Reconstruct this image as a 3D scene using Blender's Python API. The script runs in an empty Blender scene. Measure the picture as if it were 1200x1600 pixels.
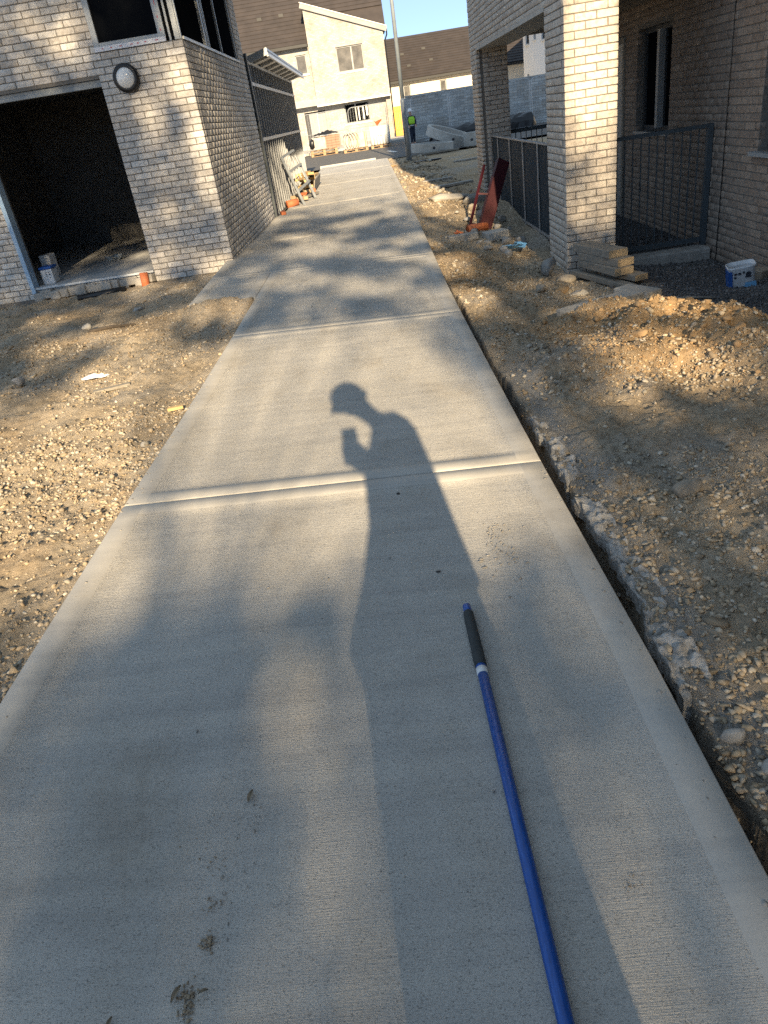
import bpy, bmesh, math, random
import numpy as np
from mathutils import Vector, Matrix

random.seed(7)
rng = np.random.default_rng(11)
scene = bpy.context.scene
COL = scene.collection
R = math.radians

# ------------------------------------------------------------------ camera
cam_d = bpy.data.cameras.new('camera')
cam = bpy.data.objects.new('camera', cam_d)
COL.objects.link(cam)
right = Vector((0.990, -0.025, -0.139)).normalized()
fwd = Vector((-0.0452, 0.8759, -0.4802)).normalized()
up = right.cross(fwd).normalized()
right = fwd.cross(up).normalized()
cam.matrix_world = Matrix(((right.x, up.x, -fwd.x, 0.0), (right.y, up.y, -fwd.y, 0.0),
                           (right.z, up.z, -fwd.z, 1.5), (0, 0, 0, 1)))
cam_d.sensor_fit = 'VERTICAL'
cam_d.sensor_height = 24.0
cam_d.lens = 1125.6 / 1600 * 24.0
cam_d.clip_start = 0.05
cam_d.clip_end = 3000
scene.camera = cam

# ------------------------------------------------------------------ light
SUN = Vector((-0.0762, 0.9222, -0.3790)).normalized()      # direction the sunlight travels
w = bpy.data.worlds.new('World'); scene.world = w; w.use_nodes = True
nt = w.node_tree; bg = nt.nodes['Background']
sk = nt.nodes.new('ShaderNodeTexSky'); sk.sky_type = 'NISHITA'; sk.sun_disc = False
sk.sun_elevation = math.asin(-SUN.z); sk.sun_rotation = math.atan2(-SUN.x, -SUN.y)
sk.air_density = 1.0; sk.dust_density = 0.0; sk.ozone_density = 2.0
sk.altitude = 8000
sky_fill = nt.nodes.new('ShaderNodeMixRGB'); sky_fill.inputs[0].default_value = .4; sky_fill.inputs[2].default_value = (5.4, 7.1, 8.6, 1)   # flat colour mixed into the whole sky, added to lift the fill light
nt.links.new(sk.outputs[0], sky_fill.inputs[1]); nt.links.new(sky_fill.outputs[0], bg.inputs[0]); bg.inputs[1].default_value = 0.05
sl = bpy.data.lights.new('sun', 'SUN'); sl.energy = 3.9; sl.angle = R(0.53); sl.color = (1.0, 0.785, 0.50)
so = bpy.data.objects.new('sun', sl); COL.objects.link(so)
so.rotation_euler = SUN.to_track_quat('-Z', 'Y').to_euler(); so.location = (3, -30, 25)
vs = scene.view_settings
vs.view_transform = 'Standard'; vs.look = 'None'; vs.gamma = 1.0; vs.use_curve_mapping = False
vs.exposure = 1.75
scene.cycles.use_denoising = False
try: scene.cycles.denoiser = 'OPENIMAGEDENOISE'
except Exception: pass
scene.cycles.max_bounces = 6; scene.cycles.sample_clamp_indirect = 3.0
scene.cycles.caustics_reflective = False; scene.cycles.caustics_refractive = False

# ------------------------------------------------------------------ noise (numpy)
def _hash(ix, iy, s):
    n = (ix.astype(np.int64) * 374761393 + iy.astype(np.int64) * 668265263 + s * 974634777) & 0x7fffffff
    n = ((n ^ (n >> 13)) * 1274126177) & 0x7fffffff
    return ((n ^ (n >> 16)) & 0xffff) / 65535.0
def vnoise(x, y, s=0):
    x = np.asarray(x, float); y = np.asarray(y, float)
    ix = np.floor(x); iy = np.floor(y); fx = x - ix; fy = y - iy
    fx = fx * fx * (3 - 2 * fx); fy = fy * fy * (3 - 2 * fy)
    a = _hash(ix, iy, s); b = _hash(ix + 1, iy, s); c = _hash(ix, iy + 1, s); d = _hash(ix + 1, iy + 1, s)
    return (a * (1 - fx) + b * fx) * (1 - fy) + (c * (1 - fx) + d * fx) * fy
def fbm(x, y, s=0, oct=4, gain=0.5):
    t = 0; a = 1.0; n = 0
    for k in range(oct):
        t = t + a * vnoise(x * 2 ** k + 17.3 * k, y * 2 ** k - 9.1 * k, s + k); n += a; a *= gain
    return t / n - 0.5
def ss(a, b, x):
    t = np.clip((np.asarray(x, float) - a) / (b - a), 0, 1); return t * t * (3 - 2 * t)

# ------------------------------------------------------------------ ground and path profiles
def XR(y): return np.interp(y, [-3.5, 1, 1.6, 3, 6.2, 7.3, 12, 16.6, 23, 30.5], [.63, .63, .632, .604, .597, .597, .636, .648, .665, .69])
def ZR(y): return np.interp(y, [-3.5, 1, 2, 3, 4.5, 6.2, 7.3, 12, 16.6, 30.5], [.0, .0, .0, .0, -.025, -.045, -.047, -.03, -.02, -.01])
def ZL(y): return np.interp(y, [-3.5, 1.8, 3, 4.2, 6.1, 7.5, 10.4, 15, 20, 30.5], [.068, .068, .062, .035, .022, .026, .016, -.03, -.01, 0])
def XL(y):
    return np.interp(y, [-3.5, 7.62, 7.63, 10.4, 10.6, 15.7, 16.2, 30.5], [-1.385, -1.36, -2.06, -2.13, -2.03, -2.03, -1.9, -1.82])
def pz(x, y):
    return ZL(y) + (ZR(y) - ZL(y)) * (np.asarray(x) + 1.385) / 1.985
CP = np.array([(.85,0,-.03),(.85,1,-.03),(.85,2,-.03),(.85,3.3,-.02),(.85,5,-.08),(.85,7,-.13),(.85,9,-.13),(.85,12,-.09),(.85,16,-.05),(.9,20,-.03),(.9,26,-.04),
 (1.5,0,0),(1.5,1.5,0.01),(1.5,2.5,0.0),(1.4,3.5,-.03),(1.4,4.5,-.03),(1.3,5.5,-.16),(1.3,7,-.22),(2.2,1.5,.02),(2.2,2.8,.02),
 (1.95,5.3,.06),(2.25,4.2,.08),(1.72,5.85,-.06),(2.6,3.4,.06),(2.1,4.8,.09),(1.6,4.6,-.02),(1.55,3.9,-.05),(3.4,3,.02),(3.4,1,.02),
 (2.6,5.7,-.33),(2.85,5.0,-.3),(3.2,6.5,-.42),(3.3,7.5,-.45),(3.5,8.4,-.48),(2.6,7.2,-.4),(2.2,7.5,-.40),(2.1,8.5,-.41),(3.1,4.1,-.12),(3.5,5,-.35),
 (1.6,6.4,-.32),(1.2,8,-.24),(1.6,8,-.34),(1.9,9.5,-.39),(1.4,10,-.23),(1.95,11.5,-.31),(1.5,11.8,-.22),(1.2,13,-.10),(1.95,14,-.15),(2,17,-.1),(3,20,-.1),(5,25,-.1),(3,30,-.1),(8,20,-.1)])
def right_z(x, y):
    num = np.zeros_like(x, float); den = np.zeros_like(x, float)
    for cx, cy, cz in CP:
        sc = 1.0 if cy < 9 else (0.45 if cy < 15 else 0.25)
        w_ = 1.0 / ((x - cx) ** 2 + (sc * (y - cy)) ** 2 * 0.8 + 0.03) ** 2
        num += w_ * cz; den += w_
    return num / den
def trench_w(y): return (0.062 + 0.06 * (vnoise(y * 2.3, y * 0 + 3.7, 5) - 0.35)) * (1 - ss(7.5, 9.5, y)) + 0.001
def gz(x, y, fine=True):
    x = np.asarray(x, float); y = np.asarray(y, float)
    xr, xl = XR(y), XL(y)
    n1 = fbm(x * 1.6, y * 1.6, 1, 4); n2 = fbm(x * 7, y * 7, 2, 3); n3 = fbm(x * 28, y * 28, 3, 3)
    far = ss(24, 31, y)
    rough = (0.10 * n1 + 0.065 * n2 + (0.038 * n3 if fine else 0)) * (1 - far * .8)
    # left soil
    dl = xl - x
    zl_ = ZL(np.clip(y, -3, 30)) - 0.035 - 0.03 * ss(0, .15, dl) - .02 * ss(.3, 1.5, dl) - .05 * ss(7.7, 9.5, y) + .13 * np.exp(-((x + 1.72) ** 2 / .20 + (y - 7.42) ** 2 / .06)) + 0.05 * np.exp(-((x + 2.6) ** 2 + (y - 4.6) ** 2) / .8)
    zl_ = zl_ + rough * (0.35 + 0.65 * ss(0, .25, dl))
    # right soil
    dr = x - xr
    tw = trench_w(y)
    zr_ = right_z(x, y) + rough * (1.0 + 0.9 * np.exp(-((x - 2.0) ** 2 + (y - 5) ** 2) / 1.2)) * (1 - .6 * ss(.0, .1, 0 * x + (x > 2.55) * (y > 5.2)))
    haunch = np.exp(-((dr - tw - .09) / .085) ** 2) * (1 - ss(4.2, 5.2, y))
    zr_ = zr_ * (1 - haunch) + haunch * (pz(xr, y) - .035 + .05 * n2 + .03 * n3)
    inside = ss(0.0, 0.012, tw + .012 * ss(1.35, 1.5, y) * (1 - ss(3.8, 3.9, y)) - dr)
    zr_ = zr_ - inside * (.34 * (1 - ss(7, 9.5, y))) - .02
    z = np.where(x > xr, zr_, zl_)
    onpath = (x <= xr) & (x >= xl) & (y < 30.5)
    z = np.where(onpath, pz(x, y) - .19, z)
    # under buildings
    z = np.where((x < -2.05) & (y > 10.42) & (y < 32), np.minimum(z, -.14), z)
    z = np.where((x > 2.3) & (x < 3.85) & (y > 9.0) & (y < 15.6), -.42 + .6 * rough, z)
    z = np.where(y > 30.5, -.25, z)
    return z
def g1(x, y): return float(gz(np.array([x]), np.array([y]))[0])

# ------------------------------------------------------------------ materials
def N(nt, t, **kw):
    n = nt.nodes.new('ShaderNode' + t)
    for k, v in kw.items(): setattr(n, k, v)
    return n
def mk(name):
    m = bpy.data.materials.new(name); m.use_nodes = True
    return m, m.node_tree, m.node_tree.nodes['Principled BSDF'], m.node_tree.links
def ramp(nt, stops):
    r = N(nt, 'ValToRGB'); e = r.color_ramp.elements
    e[0].position = stops[0][0]; e[0].color = (*stops[0][1], 1)
    e[1].position = stops[-1][0]; e[1].color = (*stops[-1][1], 1)
    for p, c in stops[1:-1]:
        q = e.new(p); q.color = (*c, 1)
    return r
def noise(nt, vec, scale, detail=4, rough=.55):
    n = N(nt, 'TexNoise'); n.inputs['Scale'].default_value = scale; n.inputs['Detail'].default_value = detail
    n.inputs['Roughness'].default_value = rough
    nt.links.new(vec, n.inputs['Vector']); return n
def scaled(nt, vec, s):
    mp = N(nt, 'Mapping'); mp.inputs['Scale'].default_value = s; nt.links.new(vec, mp.inputs['Vector']); return mp.outputs[0]
def bump(nt, b, h, strength, dist):
    bp = N(nt, 'Bump'); bp.inputs['Strength'].default_value = strength; bp.inputs['Distance'].default_value = dist
    nt.links.new(h, bp.inputs['Height']); nt.links.new(bp.outputs[0], b.inputs['Normal']); return bp
def mat(name, c1, c2=None, scale=6, rough=.7, metal=0, bs=0, bd=.003, bscale=60, spec=.4, detail=5, stretch=(1, 1, 1)):
    m, t, b, L = mk(name)
    g = N(t, 'NewGeometry')
    v = scaled(t, g.outputs['Position'], stretch)
    c2 = c2 or tuple(x * .8 for x in c1)
    n = noise(t, v, scale, detail, .6)
    r = ramp(t, [(.33, c2), (.67, c1)]); L.new(n.outputs[0], r.inputs[0]); L.new(r.outputs[0], b.inputs['Base Color'])
    b.inputs['Roughness'].default_value = rough; b.inputs['Metallic'].default_value = metal
    b.inputs['Specular IOR Level'].default_value = spec
    if bs: bump(t, b, noise(t, v, bscale, 4, .6).outputs[0], bs, bd)
    return m

def brick_mat(name, per_object, stops, tone=(1, 1, 1)):
    m, t, b, L = mk(name)
    g = N(t, 'NewGeometry')
    if per_object: src = N(t, 'ObjectInfo').outputs['Random']
    else:
        a = N(t, 'Attribute'); a.attribute_name = 'tint'; src = a.outputs['Fac']
    r = ramp(t, stops); L.new(src, r.inputs[0])
    v = g.outputs['Position']
    n1 = noise(t, v, 22, 6, .65); r1 = ramp(t, [(.36, (.72, .70, .68)), (.52, (1, 1, 1)), (.7, (1.14, 1.13, 1.12))])
    L.new(n1.outputs[0], r1.inputs[0])
    mx = N(t, 'MixRGB', blend_type='MULTIPLY'); mx.inputs[0].default_value = .85
    L.new(r.outputs[0], mx.inputs[1]); L.new(r1.outputs[0], mx.inputs[2])
    n2 = noise(t, v, 75, 3, .5); r2 = ramp(t, [(.22, (.30, .28, .27)), (.36, (1, 1, 1))]); L.new(n2.outputs[0], r2.inputs[0])
    mx2 = N(t, 'MixRGB', blend_type='MULTIPLY'); mx2.inputs[0].default_value = .7
    L.new(mx.outputs[0], mx2.inputs[1]); L.new(r2.outputs[0], mx2.inputs[2])
    L.new(mx2.outputs[0], b.inputs['Base Color']); b.inputs['Roughness'].default_value = .88
    b.inputs['Specular IOR Level'].default_value = .25
    bump(t, b, noise(t, v, 60, 5, .7).outputs[0], .6, .004)
    return m
BR = [(0, (.55, .525, .485)), (.22, (.43, .405, .375)), (.4, (.60, .58, .545)), (.55, (.50, .47, .44)), (.72, (.66, .635, .60)), (.86, (.46, .425, .385)), (1, (.62, .595, .56))]
M = {}
M['brick'] = brick_mat('buff brick', True, BR)
M['brick_joined'] = brick_mat('buff brick joined', False, BR)
BRR = [(0, (.53, .475, .41)), (.25, (.47, .42, .365)), (.45, (.58, .525, .455)), (.6, (.51, .46, .40)), (.8, (.60, .55, .48)), (1, (.54, .495, .435))]
M['brick_r'] = brick_mat('cream brick', True, BRR)
M['brick_r_joined'] = brick_mat('cream brick joined', False, BRR)
BRW = [(0, (.29, .23, .185)), (.3, (.235, .19, .157)), (.6, (.31, .252, .205)), (.8, (.26, .215, .178)), (1, (.335, .275, .225))]  # side wall brick: brownish, with the wall's shade painted into the colour
M['brick_shaded'] = brick_mat('shade darkened brown brick', True, BRW)
M['brick_shaded_joined'] = brick_mat('shade darkened brown brick joined', False, BRW)
M['mortar'] = mat('mortar', (.185, .172, .155), (.14, .13, .117), 30, .95, bs=.5, bscale=120)
M['steel'] = mat('galvanised steel', (.42, .44, .46), (.30, .32, .34), 9, .42, .7, spec=.5)
M['lintel'] = mat('grey lintel', (.30, .32, .33), (.22, .24, .25), 5, .6)
M['blue_film'] = mat('blue film', (.36, .50, .66), (.30, .44, .6), 4, .4)
M['alu'] = mat('grey window frame', (.34, .36, .37), (.27, .29, .30), 6, .45, .3)
M['alu_light'] = mat('pale window frame', (.62, .64, .65), (.5, .52, .54), 9, .4, .1)
M['dark_frame'] = mat('dark window frame', (.055, .06, .065), (.04, .045, .05), 6, .5)
M['tape'] = mat('printed tape', (.72, .73, .76), (.62, .63, .68), 22, .5)
M['red_print'] = mat('red print', (.55, .10, .12), None, 20, .5)
def glass(name, c, rough=.06):
    m, t, b, L = mk(name); b.inputs['Base Color'].default_value = (*c, 1); b.inputs['Roughness'].default_value = rough
    b.inputs['Specular IOR Level'].default_value = .08; return m
M['glass_dark'] = glass('dark glass', (.006, .007, .009), .5); M['glass_dark'].node_tree.nodes['Principled BSDF'].inputs['Specular IOR Level'].default_value = 0
M['glass_mid'] = mat('net backed glass', (.16, .155, .15), (.075, .075, .075), 2.2, .15)
M['block'] = mat('grey blockwork', (.19, .185, .178), (.13, .128, .124), 3, .9, bs=.4, bscale=40)
M['screed'] = mat('floor screed', (.62, .62, .61), (.48, .48, .475), 2.5, .7)
M['black_pl'] = mat('black plastic', (.016, .017, .019), (.01, .01, .011), 8, .35)
M['white_dome'] = mat('opal plastic', (.78, .78, .76), (.74, .74, .72), 3, .18, spec=.6)
M['orange_clay'] = mat('orange clay pipe', (.50, .16, .07), (.40, .12, .05), 12, .7, bs=.2)
M['conc'] = mat('rough concrete', (.40, .38, .345), (.28, .265, .24), 7, .92, bs=.7, bd=.006, bscale=35)
M['haunch'] = mat('haunch concrete', (.50, .49, .47), (.26, .25, .235), 30, .95, bs=1, bd=.012, bscale=90, detail=8)
M['conc_pale'] = mat('pale concrete', (.50, .48, .44), (.40, .385, .35), 6, .9, bs=.4, bscale=50)
M['wood'] = mat('weathered timber', (.28, .255, .215), (.19, .175, .15), 8, .85, bs=.4, bscale=40, stretch=(5, 1.2, 5))
M['wood_cut'] = mat('fresh cut timber', (.42, .33, .215), (.33, .25, .155), 30, .8)
M['wood_y'] = mat('yellow timber', (.58, .42, .20), (.42, .29, .14), 7, .8)
M['pallet'] = mat('pallet wood', (.42, .30, .18), (.30, .20, .12), 7, .85)
M['rail'] = mat('grey powder coat', (.060, .075, .085), (.05, .063, .072), 4, .5)
M['rail_top'] = mat('pale handrail', (.36, .34, .32), (.30, .29, .28), 4, .5)
M['red'] = mat('red painted steel', (.050, .006, .011), (.036, .005, .008), 9, .5)
M['blue_tub'] = mat('blue plastic', (.03, .12, .42), (.025, .10, .36), 5, .4)
M['ltblue'] = mat('light blue label', (.20, .48, .78), None, 5, .45)
M['white_pl'] = mat('white plastic', (.72, .73, .74), (.6, .61, .62), 7, .45)
M['print'] = mat('dark print', (.04, .045, .06), None, 5, .5)
M['white_wrap'] = mat('white wrap', (.62, .64, .62), (.46, .48, .47), 3, .4)
M['clear_wrap'] = mat('stretch wrap', (.50, .47, .43), (.36, .32, .28), 4, .35)
M['orange_pl'] = mat('orange plastic', (.75, .10, .03), (.62, .08, .02), 5, .5)
M['rooftile'] = mat('dark roof tiles', (.056, .047, .045), (.040, .034, .033), 1.6, .75)
M['cream_brick_far'] = None
M['render'] = mat('cream render', (.66, .60, .50), (.62, .56, .46), 2, .9)
M['render_w'] = mat('white render', (.74, .75, .76), (.70, .71, .72), 2, .9)
M['white_trim'] = mat('white trim', (.70, .70, .68), (.62, .62, .60), 4, .5)
M['grey_trim'] = mat('grey trim', (.32, .33, .33), (.26, .27, .27), 4, .5)
M['door_grey'] = mat('grey door', (.27, .28, .30), (.22, .23, .25), 3, .5)
M['yellow_gate'] = mat('orange stained boards', (.70, .36, .05), (.58, .28, .04), 5, .6)
M['lamp'] = mat('galvanised column', (.27, .31, .35), (.22, .26, .30), 5, .5, .3)
M['hiviz'] = mat('hi vis yellow', (.42, .75, .05), (.36, .68, .04), 8, .7)
M['reflect'] = mat('reflective tape', (.6, .62, .62), None, 8, .4)
M['navy'] = mat('navy cloth', (.02, .026, .045), (.015, .02, .035), 10, .9)
M['skin'] = mat('skin', (.50, .30, .22), (.46, .27, .2), 9, .6)
M['hat'] = mat('white shell', (.8, .8, .8), (.76, .76, .76), 5, .3)
M['blue_pole'] = None
M['grip'] = mat('black foam grip', (.045, .05, .05), (.03, .033, .034), 90, .85, bs=.5, bd=.001, bscale=300)
M['leaf'] = mat('green leaves', (.07, .11, .03), (.045, .075, .02), 3, .6)
M['bark'] = mat('bark', (.12, .095, .07), (.07, .055, .04), 12, .95, bs=.6, bscale=25)
M['dry_leaf'] = mat('dry leaf', (.22, .18, .13), (.16, .13, .09), 40, .8)
M['asphalt'] = mat('asphalt', (.12, .118, .115), (.09, .088, .086), 4, .9, bs=.4, bscale=80)
M['white_paint'] = mat('white road paint', (.7, .7, .68), None, 6, .7)
M['mesh_wire'] = mat('galvanised wire', (.5, .52, .53), None, 6, .4, .5)
M['paper'] = mat('crumpled plastic', (.70, .68, .68), (.52, .50, .52), 30, .6)

def far_brick(name, c1, c2, cm, sx, sy):
    m, t, b, L = mk(name)
    g = N(t, 'NewGeometry'); sp = N(t, 'SeparateXYZ'); L.new(g.outputs['Position'], sp.inputs[0])
    cb = N(t, 'CombineXYZ')
    ad = N(t, 'MATH' if False else 'Math'); ad.operation = 'ADD'; L.new(sp.outputs[0], ad.inputs[0]); L.new(sp.outputs[1], ad.inputs[1])
    L.new(ad.outputs[0], cb.inputs[0]); L.new(sp.outputs[2], cb.inputs[1])
    bt = N(t, 'TexBrick'); bt.inputs['Scale'].default_value = 1.0; bt.inputs['Brick Width'].default_value = sx; bt.inputs['Row Height'].default_value = sy
    bt.inputs['Mortar Size'].default_value = .012; bt.inputs['Color1'].default_value = (*c1, 1); bt.inputs['Color2'].default_value = (*c2, 1); bt.inputs['Mortar'].default_value = (*cm, 1)
    L.new(cb.outputs[0], bt.inputs['Vector'])
    n = noise(t, g.outputs['Position'], 1.1, 6, .7); r = ramp(t, [(.38, (.74, .67, .61)), (.56, (1, 1, 1))]); L.new(n.outputs[0], r.inputs[0])
    mx = N(t, 'MixRGB', blend_type='MULTIPLY'); mx.inputs[0].default_value = .8
    L.new(bt.outputs['Color'], mx.inputs[1]); L.new(r.outputs[0], mx.inputs[2]); L.new(mx.outputs[0], b.inputs['Base Color'])
    b.inputs['Roughness'].default_value = .9
    bump(t, b, bt.outputs['Fac'], -.5, .01)
    return m
M['cream_brick_far'] = far_brick('cream brick far', (.48, .472, .452), (.35, .337, .315), (.29, .28, .265), .225, .075)
M['grey_brick_far'] = far_brick('grey brick far', (.56, .57, .55), (.36, .375, .375), (.30, .31, .30), .36, .12)

def pole_mat():
    m, t, b, L = mk('blue lacquer'); g = N(t, 'NewGeometry'); v = g.outputs['Position']
    n = noise(t, scaled(t, v, (60, 6, 60)), 3, 6, .7); r = ramp(t, [(.3, (.004, .045, .20)), (.6, (.007, .075, .33)), (.66, (.03, .12, .40)), (.74, (.30, .37, .44))])
    L.new(n.outputs[0], r.inputs[0]); L.new(r.outputs[0], b.inputs['Base Color']); b.inputs['Roughness'].default_value = .33
    n2 = noise(t, v, 90, 3); mr = N(t, 'MapRange'); mr.inputs[3].default_value = .25; mr.inputs[4].default_value = .5; L.new(n2.outputs[0], mr.inputs[0]); L.new(mr.outputs[0], b.inputs['Roughness'])
    return m
M['blue_pole'] = pole_mat()

def path_mat(name, brushed):
    m, t, b, L = mk(name); g = N(t, 'NewGeometry'); v = g.outputs['Position']
    n = noise(t, v, 1.3, 6, .6)
    c = [(.30, (.41, .395, .365)), (.5, (.465, .448, .415)), (.7, (.51, .49, .45))]
    if not brushed: c = [(p, tuple(k * .93 for k in q)) for p, q in c]
    r = ramp(t, c); L.new(n.outputs[0], r.inputs[0])
    # transverse trowel bands
    n2 = noise(t, scaled(t, v, (.5, 6, 1)), 2.0, 5, .65); r2 = ramp(t, [(.3, (.86, .86, .87)), (.5, (1, 1, 1)), (.72, (1.10, 1.09, 1.07))]); L.new(n2.outputs[0], r2.inputs[0])
    mx = N(t, 'MixRGB', blend_type='MULTIPLY'); mx.inputs[0].default_value = .9; L.new(r.outputs[0], mx.inputs[1]); L.new(r2.outputs[0], mx.inputs[2])
    # pits / specks
    n3 = noise(t, scaled(t, v, (1, 2.2, 1)), 150, 3, .6); r3 = ramp(t, [(.30, (.38, .38, .38)), (.42, (1, 1, 1))]); L.new(n3.outputs[0], r3.inputs[0])
    mx2 = N(t, 'MixRGB', blend_type='MULTIPLY'); mx2.inputs[0].default_value = .75 if brushed else .4; L.new(mx.outputs[0], mx2.inputs[1]); L.new(r3.outputs[0], mx2.inputs[2])
    # faint dirt stains
    n4 = noise(t, scaled(t, v, (1.6, .8, 1)), 1.7, 7, .7); r4 = ramp(t, [(.34, (1.07, 1.06, 1.04)), (.48, (1, 1, 1)), (.58, (.96, .95, .93)), (.72, (.80, .765, .72))]); L.new(n4.outputs[0], r4.inputs[0])
    mx3 = N(t, 'MixRGB', blend_type='MULTIPLY'); mx3.inputs[0].default_value = 1; L.new(mx2.outputs[0], mx3.inputs[1]); L.new(r4.outputs[0], mx3.inputs[2])
    L.new(mx3.outputs[0], b.inputs['Base Color']); b.inputs['Roughness'].default_value = .85; b.inputs['Specular IOR Level'].default_value = .3
    if brushed:
        a1 = noise(t, scaled(t, v, (9, 300, 1)), 1, 3, .65); a2 = noise(t, scaled(t, v, (130, 240, 60)), 1, 3, .75)
        ad = N(t, 'Math'); ad.operation = 'MULTIPLY_ADD'; L.new(a1.outputs[0], ad.inputs[0]); ad.inputs[1].default_value = 1.3; L.new(a2.outputs[0], ad.inputs[2])
        ad2 = N(t, 'Math'); ad2.operation = 'MULTIPLY_ADD'; L.new(r3.outputs[0], ad2.inputs[0]); ad2.inputs[1].default_value = .45; L.new(ad.outputs[0], ad2.inputs[2])
        bump(t, b, ad2.outputs[0], .8, .005)
    else:
        bump(t, b, noise(t, v, 130, 4, .7).outputs[0], .25, .002)
    return m
M['path_brushed'] = path_mat('brushed concrete', True)
M['path_smooth'] = path_mat('trowelled concrete', False)

def soil_mat():
    m, t, b, L = mk('soil'); g = N(t, 'NewGeometry'); v = g.outputs['Position']
    n = noise(t, v, 1.1, 8, .65)
    r = ramp(t, [(.3, (.31, .25, .175)), (.45, (.44, .365, .268)), (.6, (.51, .435, .335)), (.75, (.36, .275, .18))]); L.new(n.outputs[0], r.inputs[0])
    a = N(t, 'Attribute'); a.attribute_name = 'soil'; sp = N(t, 'SeparateColor'); L.new(a.outputs['Color'], sp.inputs[0])
    prev = r.outputs[0]
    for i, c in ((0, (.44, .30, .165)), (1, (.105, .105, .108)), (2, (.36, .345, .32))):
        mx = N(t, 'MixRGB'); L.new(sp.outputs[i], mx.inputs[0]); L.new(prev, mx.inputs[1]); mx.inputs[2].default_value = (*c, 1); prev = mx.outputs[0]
    n2 = noise(t, v, 38, 6, .7); r2 = ramp(t, [(.3, (.6, .58, .55)), (.5, (1, 1, 1)), (.7, (1.2, 1.19, 1.18))]); L.new(n2.outputs[0], r2.inputs[0])
    mx = N(t, 'MixRGB', blend_type='MULTIPLY'); mx.inputs[0].default_value = .85; L.new(prev, mx.inputs[1]); L.new(r2.outputs[0], mx.inputs[2])
    L.new(mx.outputs[0], b.inputs['Base Color']); b.inputs['Roughness'].default_value = .97; b.inputs['Specular IOR Level'].default_value = .12
    ad = N(t, 'Math'); ad.operation = 'MULTIPLY_ADD'; L.new(noise(t, v, 240, 4, .7).outputs[0], ad.inputs[0]); ad.inputs[1].default_value = .4; L.new(noise(t, v, 60, 8, .8).outputs[0], ad.inputs[2])
    bump(t, b, ad.outputs[0], .9, .02)
    return m
M['soil'] = soil_mat()
def stone_mat():
    m, t, b, L = mk('stones'); g = N(t, 'NewGeometry')
    a = N(t, 'Attribute'); a.attribute_name = 'tint'
    n = noise(t, g.outputs['Position'], 60, 4); r = ramp(t, [(.3, (.75, .74, .73)), (.7, (1.12, 1.11, 1.1))]); L.new(n.outputs[0], r.inputs[0])
    mx = N(t, 'MixRGB', blend_type='MULTIPLY'); mx.inputs[0].default_value = 1; L.new(a.outputs['Color'], mx.inputs[1]); L.new(r.outputs[0], mx.inputs[2])
    L.new(mx.outputs[0], b.inputs['Base Color']); b.inputs['Roughness'].default_value = .93; b.inputs['Specular IOR Level'].default_value = .2
    return m
M['stone'] = stone_mat()
M['rock'] = mat('rock', (.36, .315, .25), (.25, .21, .165), 14, .95, bs=.8, bd=.01, bscale=40)
M['rock_grey'] = mat('grey rock', (.40, .385, .355), (.27, .26, .245), 14, .95, bs=.8, bd=.01, bscale=40)
M['rock_tan'] = mat('tan clod', (.36, .25, .14), (.27, .18, .10), 14, .97, bs=.8, bd=.01, bscale=40)

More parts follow.
